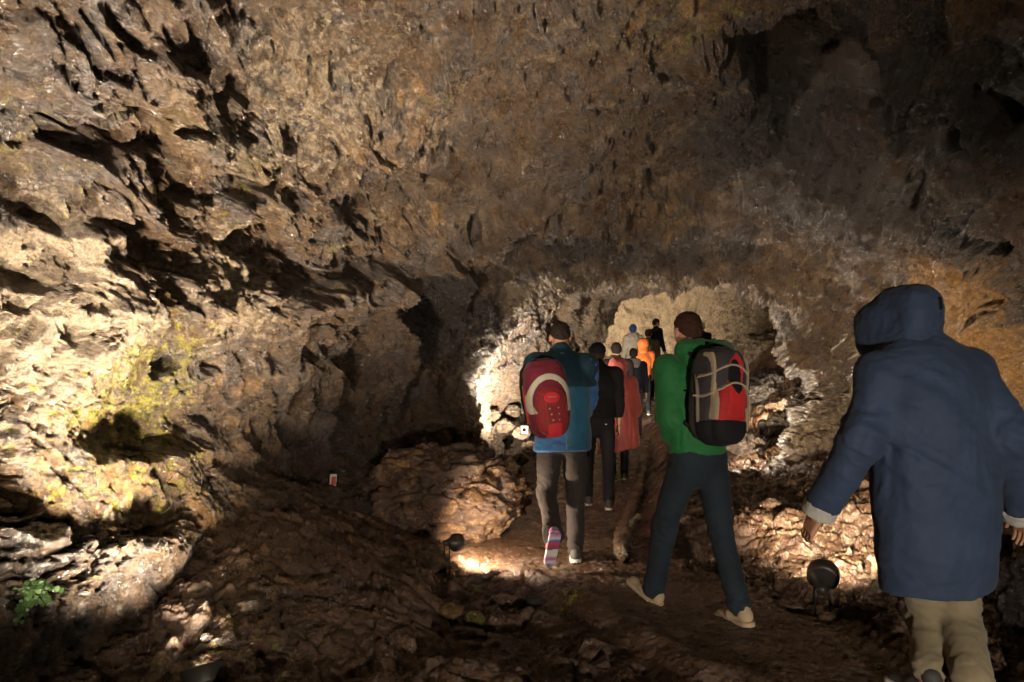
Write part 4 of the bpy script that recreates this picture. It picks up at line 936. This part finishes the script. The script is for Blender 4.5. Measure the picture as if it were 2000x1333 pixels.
# 2 man in the green jacket
J = pose(1.74, yaw=.48, lean=.10, legL=(.36, .10), legR=(-.17, .20), armL=(-.1, .07, .3), armR=(.1, .10, .9), nod=.10, look=-.12, footL=-.35, footR=.1)
J['wrL'] = J['hipL']+Vector((-.055, .02, .12)); J['elL'] = J['elL']+Vector((.02, .0, 0)); J['hoff'] = -.05
p2 = person(1362, 3.86, J, .008, 'man in a green jacket and dark jeans wearing a red and grey backpack')
trousers(J, .008, jeans, p2, .010, .004)
jk = jacket(J, .008, green, p2, .925, .0, .014, .018, nocut='LR')
hood_down(J, .008, green, p2, 1.35, (-.06, .02)); hair_obj(J, .006, M_HAIR_R, p2, .004, .0)
for sd in 'LR': put_shoe(J, sd, .006, p2, M_SHOE_T, M_SHOE_T)
pcol = dict(main=fabric('grey_pack_cloth', (.045, .04, .045), .8), pocket=fabric('red_pack_cloth', (.42, .016, .018), .7), bright=fabric('bright_red_pack_cloth', (.55, .02, .022), .7),
            band=fabric('beige_piping', (.38, .31, .21), .8), dark=fabric('black_webbing', (.012, .012, .015), .8), trim=fabric('grey_webbing', (.2, .17, .14), .8))
b = -J['fwd']; c = J['che']*.6+J['pel']*.4+b*.235+Vector((-.045, 0, .12))
pack('backpack', Vector(p2.location)+c, (.0, -.10, math.atan2(b.y, b.x)-PI/2+.02), .29, .52, .21, pcol, 'red and grey backpack with beige piping on the back of the man in green', 0, .006, 1)

# 3 man in the blue jacket
J = pose(1.75, yaw=.05, lean=.06, legL=(.05, 1.0), legR=(.02, .05), armL=(.35, .06, 1.0), armR=(.3, .10, .9), nod=.32, footL=1.15, footR=0)
p3 = person(1097, 5.0, J, .008, 'man in a blue jacket and grey trousers wearing a maroon backpack')
trousers(J, .008, grey, p3, .012, .006)
jk = jacket(J, .008, blue, p3, .80, .02, .014, .02)
lo, hi = bbox(J, .3)                                             # dark yoke over the shoulders and right back panel
s = SDF((lo[0], lo[1], 1.1), hi, .008); k = 1; fw = J['fwd']
s.cone(J['che'], J['neck']-Vector((0, 0, .08)), .21, .14, .05, flat=(fw, 1.33)); s.cone(J['wai'], J['che'], .195, .21, .04, flat=(fw, 1.31))
for sd in 'LR':
    s.cone(J['sh'+sd]-Vector((0, 0, .012)), J['neck']-Vector((0, 0, .03)), .081, .072, .05); s.cone(J['sh'+sd]-Vector((0, 0, .012)), J['el'+sd], .088, .074, .035)
s.plane((0, 0, 1.26), (0, 0, -1)); s.cone(J['neck']-Vector((0, 0, .05)), J['neck']+Vector((0, 0, .037)), .090, .075, .02)
sobj('yoke', s, dkblue, p3, 2, folds(J, .007, 2))
s = SDF((lo[0], lo[1], .78), (hi[0], hi[1], 1.32), .008)
s.cone(J['pel']+Vector((0, 0, -.2)), J['che'], .21, .215, .04, flat=(fw, 1.33)); s.plane((.02, 0, 0), (-1, 0, 0)); s.plane((0, 0, .81), (0, 0, -1)); s.plane((0, 0, 1.27), (0, 0, 1))
sobj('side_panel', s, fabric('teal_shell', (.02, .11, .20), .55), p3, 1, folds(J, .008, 5))
s = SDF(J['neck']-Vector((.2, .2, .15)), J['neck']+Vector((.2, .2, .15)), .005); n_ = J['neck']
s.cone(n_-Vector((0, 0, .02)), n_+Vector((0, 0, .03)), .098, .086, 0); s.cone(n_-Vector((0, 0, .1)), n_+Vector((0, 0, .12)), .088, .078, 0, 'cut'); s.plane(n_+Vector((0, 0, .03)), (0, 0, 1)); s.plane(n_+Vector((0, 0, .005)), (0, 0, -1))
sobj('collar_trim', s, fabric('cream_trim', (.4, .36, .27), .8), p3, 1)
hair_obj(J, .006, M_HAIR, p3, .004, .015)
multi = simple('patterned_sole', (.5, .45, .5), .6); nt = multi.node_tree
co = N(nt, 'ShaderNodeTexCoord').outputs['Object']; sx_ = N(nt, 'ShaderNodeSeparateXYZ'); nt.links.new(co, sx_.inputs[0])
wv_ = math_(nt, 'ADD', math_(nt, 'MULTIPLY', sx_.outputs[2], 5.2), math_(nt, 'MULTIPLY', noise_n(nt, co, 14, 2), .35))
rp = ramp(nt, math_(nt, 'FRACT', wv_), [(0, (.10, .08, .12)), (.25, (.6, .06, .12)), (.38, (.08, .14, .5)), (.5, (.7, .68, .68)), (.68, (.35, .06, .3)), (.8, (.7, .68, .68))])
nt.links.new(rp, nt.nodes['Principled BSDF'].inputs['Base Color'])
put_shoe(J, 'L', .006, p3, multi, multi); put_shoe(J, 'R', .006, p3, M_SHOE_D, M_SOLE, M_SOLE)
pcol2 = dict(main=fabric('maroon_pack_cloth', (.12, .008, .022), .75), pocket=fabric('crimson_pack_cloth', (.24, .014, .02), .7), bright=fabric('bright_crimson_cloth', (.50, .02, .03), .65),
             band=fabric('pale_reflective_cloth', (.42, .38, .30), .6), dark=fabric('black_pack_webbing', (.012, .012, .015), .8), trim=fabric('rust_cloth', (.30, .03, .02), .8))
b = -J['fwd']; c = J['che']*.6+J['pel']*.4+b*.235+Vector((-.135, 0, .03))
bp = pack('backpack', Vector(p3.location)+c, (.06, .10, math.atan2(b.y, b.x)-PI/2+.18), .30, .56, .21, pcol2, 'maroon backpack with a pale arched band slung on the shoulder of the man in blue', 0, .006, 0)
# small camera dangling from a cord on the pack
a_ = Vector(p3.location)+c+Vector((-.155, -.03, -.05))
t_ = empty('small_camera', a_-Vector((0, 0, .17))); tag(t_, 'small silver camera dangling on a cord beside the maroon backpack', 'camera')
s = SDF((-.06, -.04, -.05), (.06, .04, .05), .003); s.box((0, 0, 0), (.030, .013, .034), .005); sobj('camera_body', s, simple('silver_casing', (.6, .6, .6), .3, metallic=.7), t_, 0)
s = SDF((-.06, -.04, -.05), (.06, .04, .05), .002); s.cone((.0, -.008, 0), (0, -.016, 0), .013, .012, 0); sobj('lens', s, M_SHOE_D, t_, 0)
V, Q = tube([(0, 0, .03), (.006, 0, .10), (.02, 0, .17)], .003, 6); link('cord', mesh_np('cord', V, Q, pcol2['dark']), t_)

# 4 walker in black with a dark cap
J = pose(1.72, yaw=-.05, lean=.08, legL=(.18, .1), legR=(-.12, .2), armL=(.2, .1, .6), armR=(-.05, .10, .2), nod=.3)
p4 = person(1168, 7.15, J, .011, 'person in a black jacket and dark cap walking close behind the man in blue')
J4 = J; trousers(J, .011, dark, p4, .008); jacket(J, .011, black, p4, .93, .0, .009, .02, cuff=0); hair_obj(J, .008, M_HAIR, p4, .010, -.05)
s = SDF(J['head']-Vector((.2, .2, .2)), J['head']+Vector((.2, .2, .2)), .007); s.ell(J['head']+Vector((0, -.008, .045)), (.09, .105, .092), 0); s.plane(J['head']+Vector((0, 0, .03)), (0, .2, -1))
s.cone(J['head']+Vector((0, .08, .04)), J['head']+Vector((0, .15, .025)), .06, .05, .01, flat=((0, 0, 1), 7)); sobj('cap', s, black, p4, 1)
for sd in 'LR': put_shoe(J, sd, .008, p4, M_SHOE_D, M_SOLE)
s = SDF((-.2, -.3, .8), (.3, .1, 1.0), .004); s.box(J['pel']+Vector((.065, -.135, -.06)), (.012, .006, .007), .003); sobj('pocket_label', s, M_SOLE, p4, 0)

# 5 red rain poncho with the hood up
J = pose(1.58, yaw=-.1, lean=.08, legL=(-.2, .25), legR=(.25, .1), nod=.15)
p5 = person(1207, 8.9, J, .013, 'person in a coral red rain poncho with its hood up')
s = SDF((-.45, -.45, .3), (.45, .45, 1.55), .013); fw = J['fwd']
s.cone((0.02, 0, .38), J['che'], .27, .21, .03, flat=(fw, 1.25)); s.cone(J['che'], J['neck']-Vector((0, 0, .05)), .21, .12, .06, flat=(fw, 1.3))
for sd in 'LR': s.cone(J['sh'+sd], J['wr'+sd]+Vector((0, 0, .1)), .085, .10, .06)
s.plane((0, 0, .40), (.25, 0, -1)); s.cone((0, 0, .2), (0, 0, .55), .24, .2, 0, 'cut', flat=(fw, 1.25))
sobj('poncho', s, red, p5, 2, lambda V: .016*ridged(np.stack([V[:, 0]*9, V[:, 1]*9, V[:, 2]*1.6], 1), 3)); hood_up(J, .010, red, p5, .98)
trousers(J, .013, dark, p5)
for sd in 'LR': put_shoe(J, sd, .008, p5, M_SHOE_D, M_SOLE)

# 6 dark haired walker in a dark jacket beyond the poncho
def simple_person(px, d, J, top, legs, label, hem=.84, hairm=M_HAIR, h=.014, hood=None, group='visitors walking through the cave', wide=.01, x=None):
    p_ = person(px, d, J, h, label)
    trousers(J, h, legs, p_); jacket(J, h, top, p_, hem, .01, .010, wide)
    if hood == 'up': hood_up(J, .012, top, p_, 1.0)
    else: hair_obj(J, .009, hairm, p_, .012, -.04)
    if hood not in (None, 'up'): hood_down(J, .012, hood, p_, 1.0)
    for sd in 'LR': put_shoe(J, sd, .010, p_, M_SHOE_D, M_SOLE)
    return p_
simple_person(1204, 11.0, pose(1.80, yaw=-.1, legL=(.2, .1), legR=(-.2, .3)), fabric('dark_plum_cloth', (.035, .020, .026), .8), dark, 'dark haired person in a dark plum jacket just beyond the red poncho')
simple_person(1237, 13.4, pose(1.76, yaw=-.2, legL=(-.2, .3), legR=(.25, .1), armL=(.15, .1, .2), armR=(-.1, .14, .2), nod=.25), fabric('navy_black_cloth', (.012, .014, .026), .8), fabric('slate_trouser_cloth', (.05, .05, .065), .8), 'person in a black jacket with a grey hood hanging down', hood=ltgrey, hem=.86)
simple_person(1256, 15.3, pose(1.72, yaw=-.1, legL=(.2, .1), legR=(-.2, .3), armR=(.1, .12, .6)), orange, dark, 'person in an orange jacket with the hood up', hood='up', hem=.78)
simple_person(1266, 16.6, pose(1.78, yaw=-.3, legL=(.2, .1), legR=(-.2, .3)), olive, dark, 'reddish haired person in an olive jacket beyond the orange jacket', hairm=M_HAIR_R, hem=.8)
p9 = simple_person(1237, 17.8, pose(1.72, yaw=.2, legL=(.2, .1), legR=(-.2, .3), nod=0), white, dark, 'person in an off white hooded fleece and blue knitted cap', hood=white, hem=.8, wide=.02)
J = pose(1.72, yaw=.2, legL=(.2, .1), legR=(-.2, .3), nod=0)
s = SDF(J['head']-Vector((.2, .2, .2)), J['head']+Vector((.2, .2, .2)), .01); s.ell(J['head']+Vector((0, -.01, .03)), (.10, .115, .115), 0); s.plane(J['head']+Vector((0, .03, -.03)), (0, .6, -.8)); sobj('knitted_cap', s, capblue, p9, 1)
simple_person(1279, 18.6, pose(1.80, yaw=-1.2, legL=(.15, .1), legR=(-.15, .2), nod=.05, look=-.2), fabric('black_blue_cloth', (.012, .013, .02), .8), dark, 'farthest person, in black, turned sideways with the face to the right', hem=.75)
p11 = simple_person(1371, 18.2, pose(1.74, yaw=.1, legL=(.15, .1), legR=(-.15, .2)), dark, dark, 'person in a pale cap mostly hidden behind the man in green', hem=.8)
J = pose(1.74, yaw=.1, legL=(.15, .1), legR=(-.15, .2))
s = SDF(J['head']-Vector((.2, .2, .2)), J['head']+Vector((.2, .2, .2)), .01); s.ell(J['head']+Vector((0, -.01, .035)), (.095, .11, .11), 0); s.plane(J['head']+Vector((0, .0, -.02)), (0, .3, -.95)); sobj('pale_cap', s, white, p11, 1)
# ------------------------------------------------------------------ loose rocks, kerb, marker, plants
def rock(loc, r, label, seed=0, res=(40, 56), msk=(0, 0, 0, 0), name='rock', group=None, rot=0.0, rough=1.0, sink=.3, par=None, lumpy=1.0, mat=None):
    nr, nc = res; th = np.linspace(0.001, PI-.001, nr)[:, None]; ph = np.linspace(0, 2*PI, nc, endpoint=False)[None, :]
    V = np.stack([np.sin(th)*np.cos(ph), np.sin(th)*np.sin(ph), np.cos(th)+0*ph], -1).reshape(-1, 3)
    R = np.array(r); S = V*R; mr = float(R.mean()); q_ = V*1.3+seed*3.7
    f1_, f2_, c_ = worley(q_*1.3+.25*vnoise(q_*3)[:, None])
    fv, fcr = facets(q_*2.2, seed); fv2, _c = facets(q_*5.5, seed+3)
    d = (.30*fbm(q_, 3)+(.5-f1_)*.35)*lumpy+.22*fv+.10*fv2*rough+(sstep(0, .1, fcr)-1)*.06+.05*rough*fbm(q_*8, 3)
    S = S*(1+d[:, None]*.62)
    c, s_ = math.cos(rot), math.sin(rot); S = S@np.array([[c, s_, 0], [-s_, c, 0], [0, 0, 1]]); S[:, 2] += R[2]*(1-sink)
    o_ = link(name, mesh_np(name, S, grid_faces(nr, nc, True), mat or M_ROCK, attrs={'mask': np.tile(np.array(msk, np.float32), (len(S), 1))}), par)
    o_.location = loc
    if label: tag(o_, label, 'rock', group)
    return o_
def rk(px, py, d, r, label, **kw):
    zz = kw.pop('z', None)
    """px, py: where its foot shows in the photo at distance d"""
    x = (px-1000)/F_PX*d; return rock((x, d, zz if zz is not None else ground_at(x, d)-.01), r, label, **kw)
rk(868, 1075, 5.85, (.74, .46, .48), 'large pinkish brown boulder left of the path, lit by the small floodlight', name='boulder', seed=3, res=(200, 260), mat=M_FLOOR, msk=(0, .22, .42, 0), rot=.3, sink=.35, rough=.8, lumpy=.5)
rk(880, 1212, 3.80, (.060, .045, .035), 'tan lumpy stone touching the yellow stone at the path edge', seed=5, msk=(0, .2, .9, 0))
rk(925, 1205, 3.82, (.062, .05, .045), 'yellow lumpy stone at the left path edge', seed=6, msk=(.95, .3, 0, 0))
rk(900, 1240, 3.62, (.13, .06, .035), 'flat brown slab under the yellow stone', seed=8, msk=(0, 0, .3, .1), name='stone_slab')
rk(880, 1130, 4.45, (.055, .05, .05), 'olive tinged stone above the yellow stone on the dark bank', seed=9, msk=(.5, 0, .2, 0))
rk(840, 1100, 4.75, (.12, .10, .09), 'rounded brown stone just below the small floodlight', seed=10, msk=(0, 0, .5, 0))
rk(1040, 1160, 4.2, (.09, .05, .03), 'flat black stone lying on the path before the man in blue', seed=11, msk=(0, 0, 0, 1))
for i, (px, py, d, r_, m_, lb) in enumerate([
  (695, 985, 6.0, .10, (.2, .1, .5, 0), 'tan round stone on the bank right of the red and white marker'),
  (730, 985, 6.0, .065, (0, .1, .4, 0), 'small tan stone beside the tan round stone on the left bank'),
  (665, 985, 5.8, .13, (0, 0, .3, .2), 'brown stone lowest under the red and white marker'),
  (628, 950, 5.5, .11, (.25, 0, .2, 0), 'pale olive stone under the red and white marker'),
  (760, 905, 6.6, .10, (0, 0, .3, 0), 'brown stone below the unlit floodlight on the left bank'),
  (835, 905, 6.5, .14, (.1, 0, .3, 0), 'broad stone under the unlit floodlight')]):
    rk(px, py, d, (r_, r_*.8, r_*.75), lb, seed=20+i, msk=m_, z=at(px, py, d).z-.03)
# stones round the tunnel floodlight on the left
spots = [(1012, 900, 8.6, .13), (1040, 880, 8.8, .14), (1020, 848, 9.0, .12), (985, 835, 9.2, .13), (962, 812, 9.2, .11), (1045, 838, 9.3, .13), (1000, 805, 9.6, .12), (1030, 800, 9.7, .10), (975, 900, 8.1, .10), (1060, 905, 8.7, .11)]
rank = sorted(range(len(spots)), key=lambda i: spots[i][0])
for i, (px, py, d, r_) in enumerate(spots):
    rk(px, py, d, (r_, r_*.8, r_*.7), 'rounded grey brown stone, %s in the heap by the left tunnel floodlight' % (['leftmost', 'second from left', 'third from left', 'fourth from left', 'fifth from left', 'fifth from right', 'fourth from right', 'third from right', 'second from right', 'rightmost'][rank.index(i)]), seed=40+i, msk=(0, .1, .2, .2), z=at(px, py, d).z-.05, group='stones heaped inside the tunnel on the left', res=(30, 40))
big = [(1478, 705, 11.6, (.42, .35, .30), (0, .5, .2, 0), 'brown crusty boulder high on the right inside the tunnel'), (1505, 790, 10.6, (.38, .35, .33), (0, 0, 0, 1), 'shiny wet black boulder on the right inside the tunnel'),
  (1535, 850, 9.4, (.28, .25, .22), (0, .25, .2, .3), 'grey brown boulder at the foot of the right tunnel edge'), (1460, 880, 8.9, (.26, .22, .15), (0, .1, .3, .2), 'low brown boulder below the dim floodlight in the tunnel')]
for i, (px, py, d, r_, m_, lb) in enumerate(big):
    rk(px, py, d, r_, lb, seed=60+i, msk=m_, z=at(px, py, d).z-.04, res=(90, 120), name='boulder', rot=i*.8)
# pale stump and pebbles round the large floodlight
rk(1713, 1172, 4.35, (.036, .034, .105), 'tall narrow white mineral stump beside the navy raincoat', seed=71, msk=(0, 1.3, 0, 0), res=(50, 50), name='stalagmite', sink=.1)
for i, (px, py, d, r_, lb) in enumerate([(1632, 1180, 4.05, .026, 'round whitish pebble nearest the large floodlight'), (1725, 1188, 4.15, .07, 'pale grey rock at the foot of the white stump'),
   (1690, 1140, 4.5, .05, 'tan stone left of the white stump'), (1957, 1060, 4.2, .10, 'cracked tan rock showing between raincoat and right sleeve')]):
    rk(px, py, d, (r_, r_*.8, r_*.8), lb, seed=75+i, msk=(0, .8 if i < 3 else .3, .1 if i < 3 else .7, 0), z=at(px, py, d).z if i == 3 else None)
rk(2012, 1236, 3.55, (.17, .16, .24), 'dark blackish boulder at the right picture edge behind the navy raincoat', seed=88, msk=(0, 0, 0, 1.2), res=(60, 80), name='boulder', sink=.2)
rnd = random.Random(4)
for i in range(16):
    px = 1645+i*4.6+rnd.uniform(-3, 3); d = 4.02+rnd.uniform(-.03, .2)
    rk(px, 1180, d, (rnd.uniform(.010, .022),)*3, 'small whitish pebble in the row between the large floodlight and the white stump', seed=90+i, msk=(0, .9, 0, 0), group='whitish pebbles by the large floodlight', res=(14, 18))
# scattered gravel and stones on both sides of the path
ORD = ['nearest', 'second nearest', 'third nearest', 'fourth nearest', 'fifth nearest', 'sixth nearest', 'seventh nearest', 'eighth nearest', 'ninth nearest', 'tenth nearest', 'eleventh nearest', 'twelfth nearest', 'thirteenth nearest', 'fourteenth nearest', 'fifteenth nearest', 'sixteenth nearest', 'seventeenth nearest', 'eighteenth nearest', 'nineteenth nearest', 'twentieth nearest'] + ['%s farthest' % w_ for w_ in ('twentieth', 'nineteenth', 'eighteenth', 'seventeenth', 'sixteenth', 'fifteenth', 'fourteenth', 'thirteenth', 'twelfth', 'eleventh', 'tenth', 'ninth', 'eighth', 'seventh', 'sixth', 'fifth', 'fourth', 'third', 'second')]+['farthest']
loose = []
for i in range(60):
    y_ = rnd.uniform(2.6, 7.5); side = rnd.choice((0, 1, 1)); x_ = rnd.uniform(1.5, 3.2) if side else rnd.uniform(-1.4, -.35)
    if side and y_ < 4.2: x_ = rnd.uniform(2.2, 3.2)
    r_ = rnd.uniform(.02, .075)
    o_ = rock((x_, y_, ground_at(x_, y_)-.01), (r_, r_*rnd.uniform(.6, 1), r_*rnd.uniform(.45, .8)), 'brown stone lying loose on the rough ground %s the path' % ('right of' if side else 'left of'), seed=120+i,
         msk=(0, rnd.uniform(0, .3), rnd.uniform(0, .5), rnd.uniform(0, .4)), group='loose stones %s the path' % ('right of' if side else 'left of'), res=(18, 24), rot=rnd.uniform(0, 3)); loose.append((side, y_, r_, o_))
for sd_ in (0, 1):
    ls_ = sorted([t for t in loose if t[0] == sd_], key=lambda t: t[1]); n_ = len(ls_)
    for i, t in enumerate(ls_):
        od = ORD[i] if i < 20 else ORD[40-(n_-i)]
        t[3]['label'] = '%s brown stone, %s of the loose stones %s of the path' % ('small' if t[2] < .05 else 'larger', od, 'right' if sd_ else 'left')
# low kerb along the right side of the path
kp = [(.80, 4.95), (.86, 5.3), (.98, 5.9), (1.18, 6.7), (1.40, 7.6), (1.66, 8.8), (2.02, 10.4), (2.5, 12.6)]
pts = []; kk = np.array(kp)
for t in np.linspace(0, len(kp)-1, 160):
    x_ = float(np.interp(t, range(len(kp)), kk[:, 0])); y_ = float(np.interp(t, range(len(kp)), kk[:, 1])); pts.append((x_, y_, ground_at(x_-.07, y_)+.06))
zz = np.convolve(np.pad([p[2] for p in pts], 6, 'edge'), np.ones(13)/13, 'valid'); pts = [(p[0], p[1], float(z_)) for p, z_ in zip(pts, zz)]
V, Q = tube(pts, [.05+.012*math.sin(i*.7) for i in range(160)], 20); V = V+vnormals(V, Q)*(.020*ridged(V*9, 3)+.012*fbm(V*25, 3))[:, None]
tag(link('stone_kerb', mesh_np('stone_kerb', V, Q, M_FLOOR, attrs={'mask': np.tile(np.array([0, 0, .25, .2], np.float32), (len(V), 1))})), 'long low rounded stone kerb edging the right side of the wet path', 'kerb')
pts = [at(1206, 1082, 5.15), at(1213, 1064, 5.25), at(1218, 1046, 5.4), at(1230, 1036, 5.5), at(1238, 1018, 5.65), at(1247, 1008, 5.75)]
pts = [Vector(p) for p in pts]; V, Q = tube([pts[int(i//8)].lerp(pts[min(5, int(i//8)+1)], (i % 8)/8) for i in range(41)], [.016+.007*math.sin(i*1.3) for i in range(41)], 14)
V = V+vnormals(V, Q)*(.014*ridged(V*22, 3))[:, None]
tag(link('knobbly_root', mesh_np('knobbly_root', V, Q, M_ROCK, attrs={'mask': np.tile(np.array([0, .1, .5, 0], np.float32), (len(V), 1))})), 'knobbly tan rib of rock climbing beside the kerb, left of the green jacket', 'rock rib')
# red and white marker plate on the left wall
p = Vector(on_rock(645, 925, X2, 3)); mk = empty('marker_plate', p+Vector((.05, -.06, -.06))); mk.rotation_euler = (0, .05, .15); tag(mk, 'small white marker plate with a red block, fixed low on the dark left wall', 'marker')
S_ = p.y/F_PX
s = SDF((-.06, -.04, -.03), (.06, .04, .17), .003); s.box((0, 0, 28*S_/2), (6.5*S_, .010, 14*S_), .003); sobj('plate', s, simple('white_plate', (.6, .56, .52), .5), mk, 0)
s = SDF((-.06, -.04, -.03), (.06, .04, .17), .002); s.box((1.2*S_, -.010, 28*S_*.55), (4.2*S_, .004, 8*S_), .002); sobj('red_block', s, simple('red_paint', (.45, .03, .025), .5), mk, 0)
# maidenhair ferns rooted in the wall
leafm = simple('fresh_green_leaf', (.035, .075, .018), .5, .2, var=.25)
def fern(px, py, n, size, label, seed):
    p0 = on_rock(px, py, X2, .8, rad=22)
    if p0 is None: return
    rn = random.Random(seed); p0 = Vector(p0); toward = (Vector((0, 0, CAM_Z))-p0).normalized(); root = empty('fern', p0); tag(root, label, 'fern')
    r_ = toward.cross(Vector((0, 0, 1))).normalized()*-1
    for k in range(n):
        a = rn.uniform(-.9, .9); L = size*rn.uniform(.6, 1.1); tip = (r_*math.sin(a)+Vector((0, 0, -math.cos(a)*rn.uniform(.3, 1))) + toward*rn.uniform(.2, .5))*L
        q0 = toward*.02+Vector((rn.uniform(-.3, .3)*size, 0, rn.uniform(0, .6)*size)); ctrl = q0.lerp(tip, .5)+toward*.03+Vector((0, 0, .02))
        path = [q0*(1-t)**2+ctrl*2*t*(1-t)+(q0+tip)*t*t for t in [j/9 for j in range(10)]]
        parts = [tube(path, .0014, 5)]
        for j in range(1, 10):
            for sg in (-1, 1):
                c = path[j]+r_*sg*.012*rn.uniform(.6, 1.3)+Vector((0, 0, rn.uniform(-.006, .006))); ls = .0095*rn.uniform(.7, 1.3)
                nrm = (toward+Vector((rn.uniform(-.6, .6), rn.uniform(-.6, .6), rn.uniform(-.3, .9)))).normalized(); u_ = nrm.cross(Vector((.3, .1, 1))).normalized(); v_ = nrm.cross(u_)
                ring = [c+(u_*math.cos(t)+v_*math.sin(t))*ls*(1+.18*math.cos(3*t)) for t in [2*PI*m/8 for m in range(8)]]
                Vl = np.array([tuple(c+nrm*ls*.15)]+[tuple(x) for x in ring]); Ql = [(0, 1+m, 1+(m+1) % 8, 1+(m+2) % 8) for m in range(0, 8, 2)]
                parts.append((Vl, np.array(Ql)))
        V, Q = join(*parts); link('frond', mesh_np('frond', V, Q, leafm), root)
fern(85, 1172, 9, .12, 'bright green maidenhair fern low on the left wall near the left edge', 3)
fern(590, 1140, 4, .06, 'tiny green sprig on the dark bank below the red and white marker', 8)
fern(572, 1118, 2, .04, 'single green leaflet pair above the tiny green sprig', 11)
# thick green moss cushions by the nearest floodlight
for i, (px, d, r_, lb) in enumerate([(185, 2.45, .075, 'vivid green moss cushion in the bottom left corner'), (305, 2.62, .14, 'olive moss cushion left of the nearest floodlight')]):
    x_ = (px-1000)/F_PX*d; o_ = rock((x_, d, ground_at(x_, d)-.02), (r_, r_*.7, r_*.25), None, seed=200+i, res=(60, 80), name='moss_cushion')
    mm, nt, b = nmat('moss_%d' % i); co = N(nt, 'ShaderNodeTexCoord').outputs['Object']; cc = ((.03, .075, .008), (.10, .20, .02)) if i == 0 else ((.05, .055, .012), (.15, .16, .035))
    nt.links.new(ramp(nt, noise_n(nt, co, 60, 6, .7), [(.35, cc[0]), (.65, cc[1])]), b.inputs['Base Color']); b.inputs['Roughness'].default_value = .9
    bm = N(nt, 'ShaderNodeBump'); bm.inputs['Distance'].default_value = .02; nt.links.new(noise_n(nt, co, 130, 5, .8), bm.inputs['Height']); nt.links.new(bm.outputs[0], b.inputs['Normal'])
    o_.data.materials[0] = mm; tag(o_, lb, 'moss')
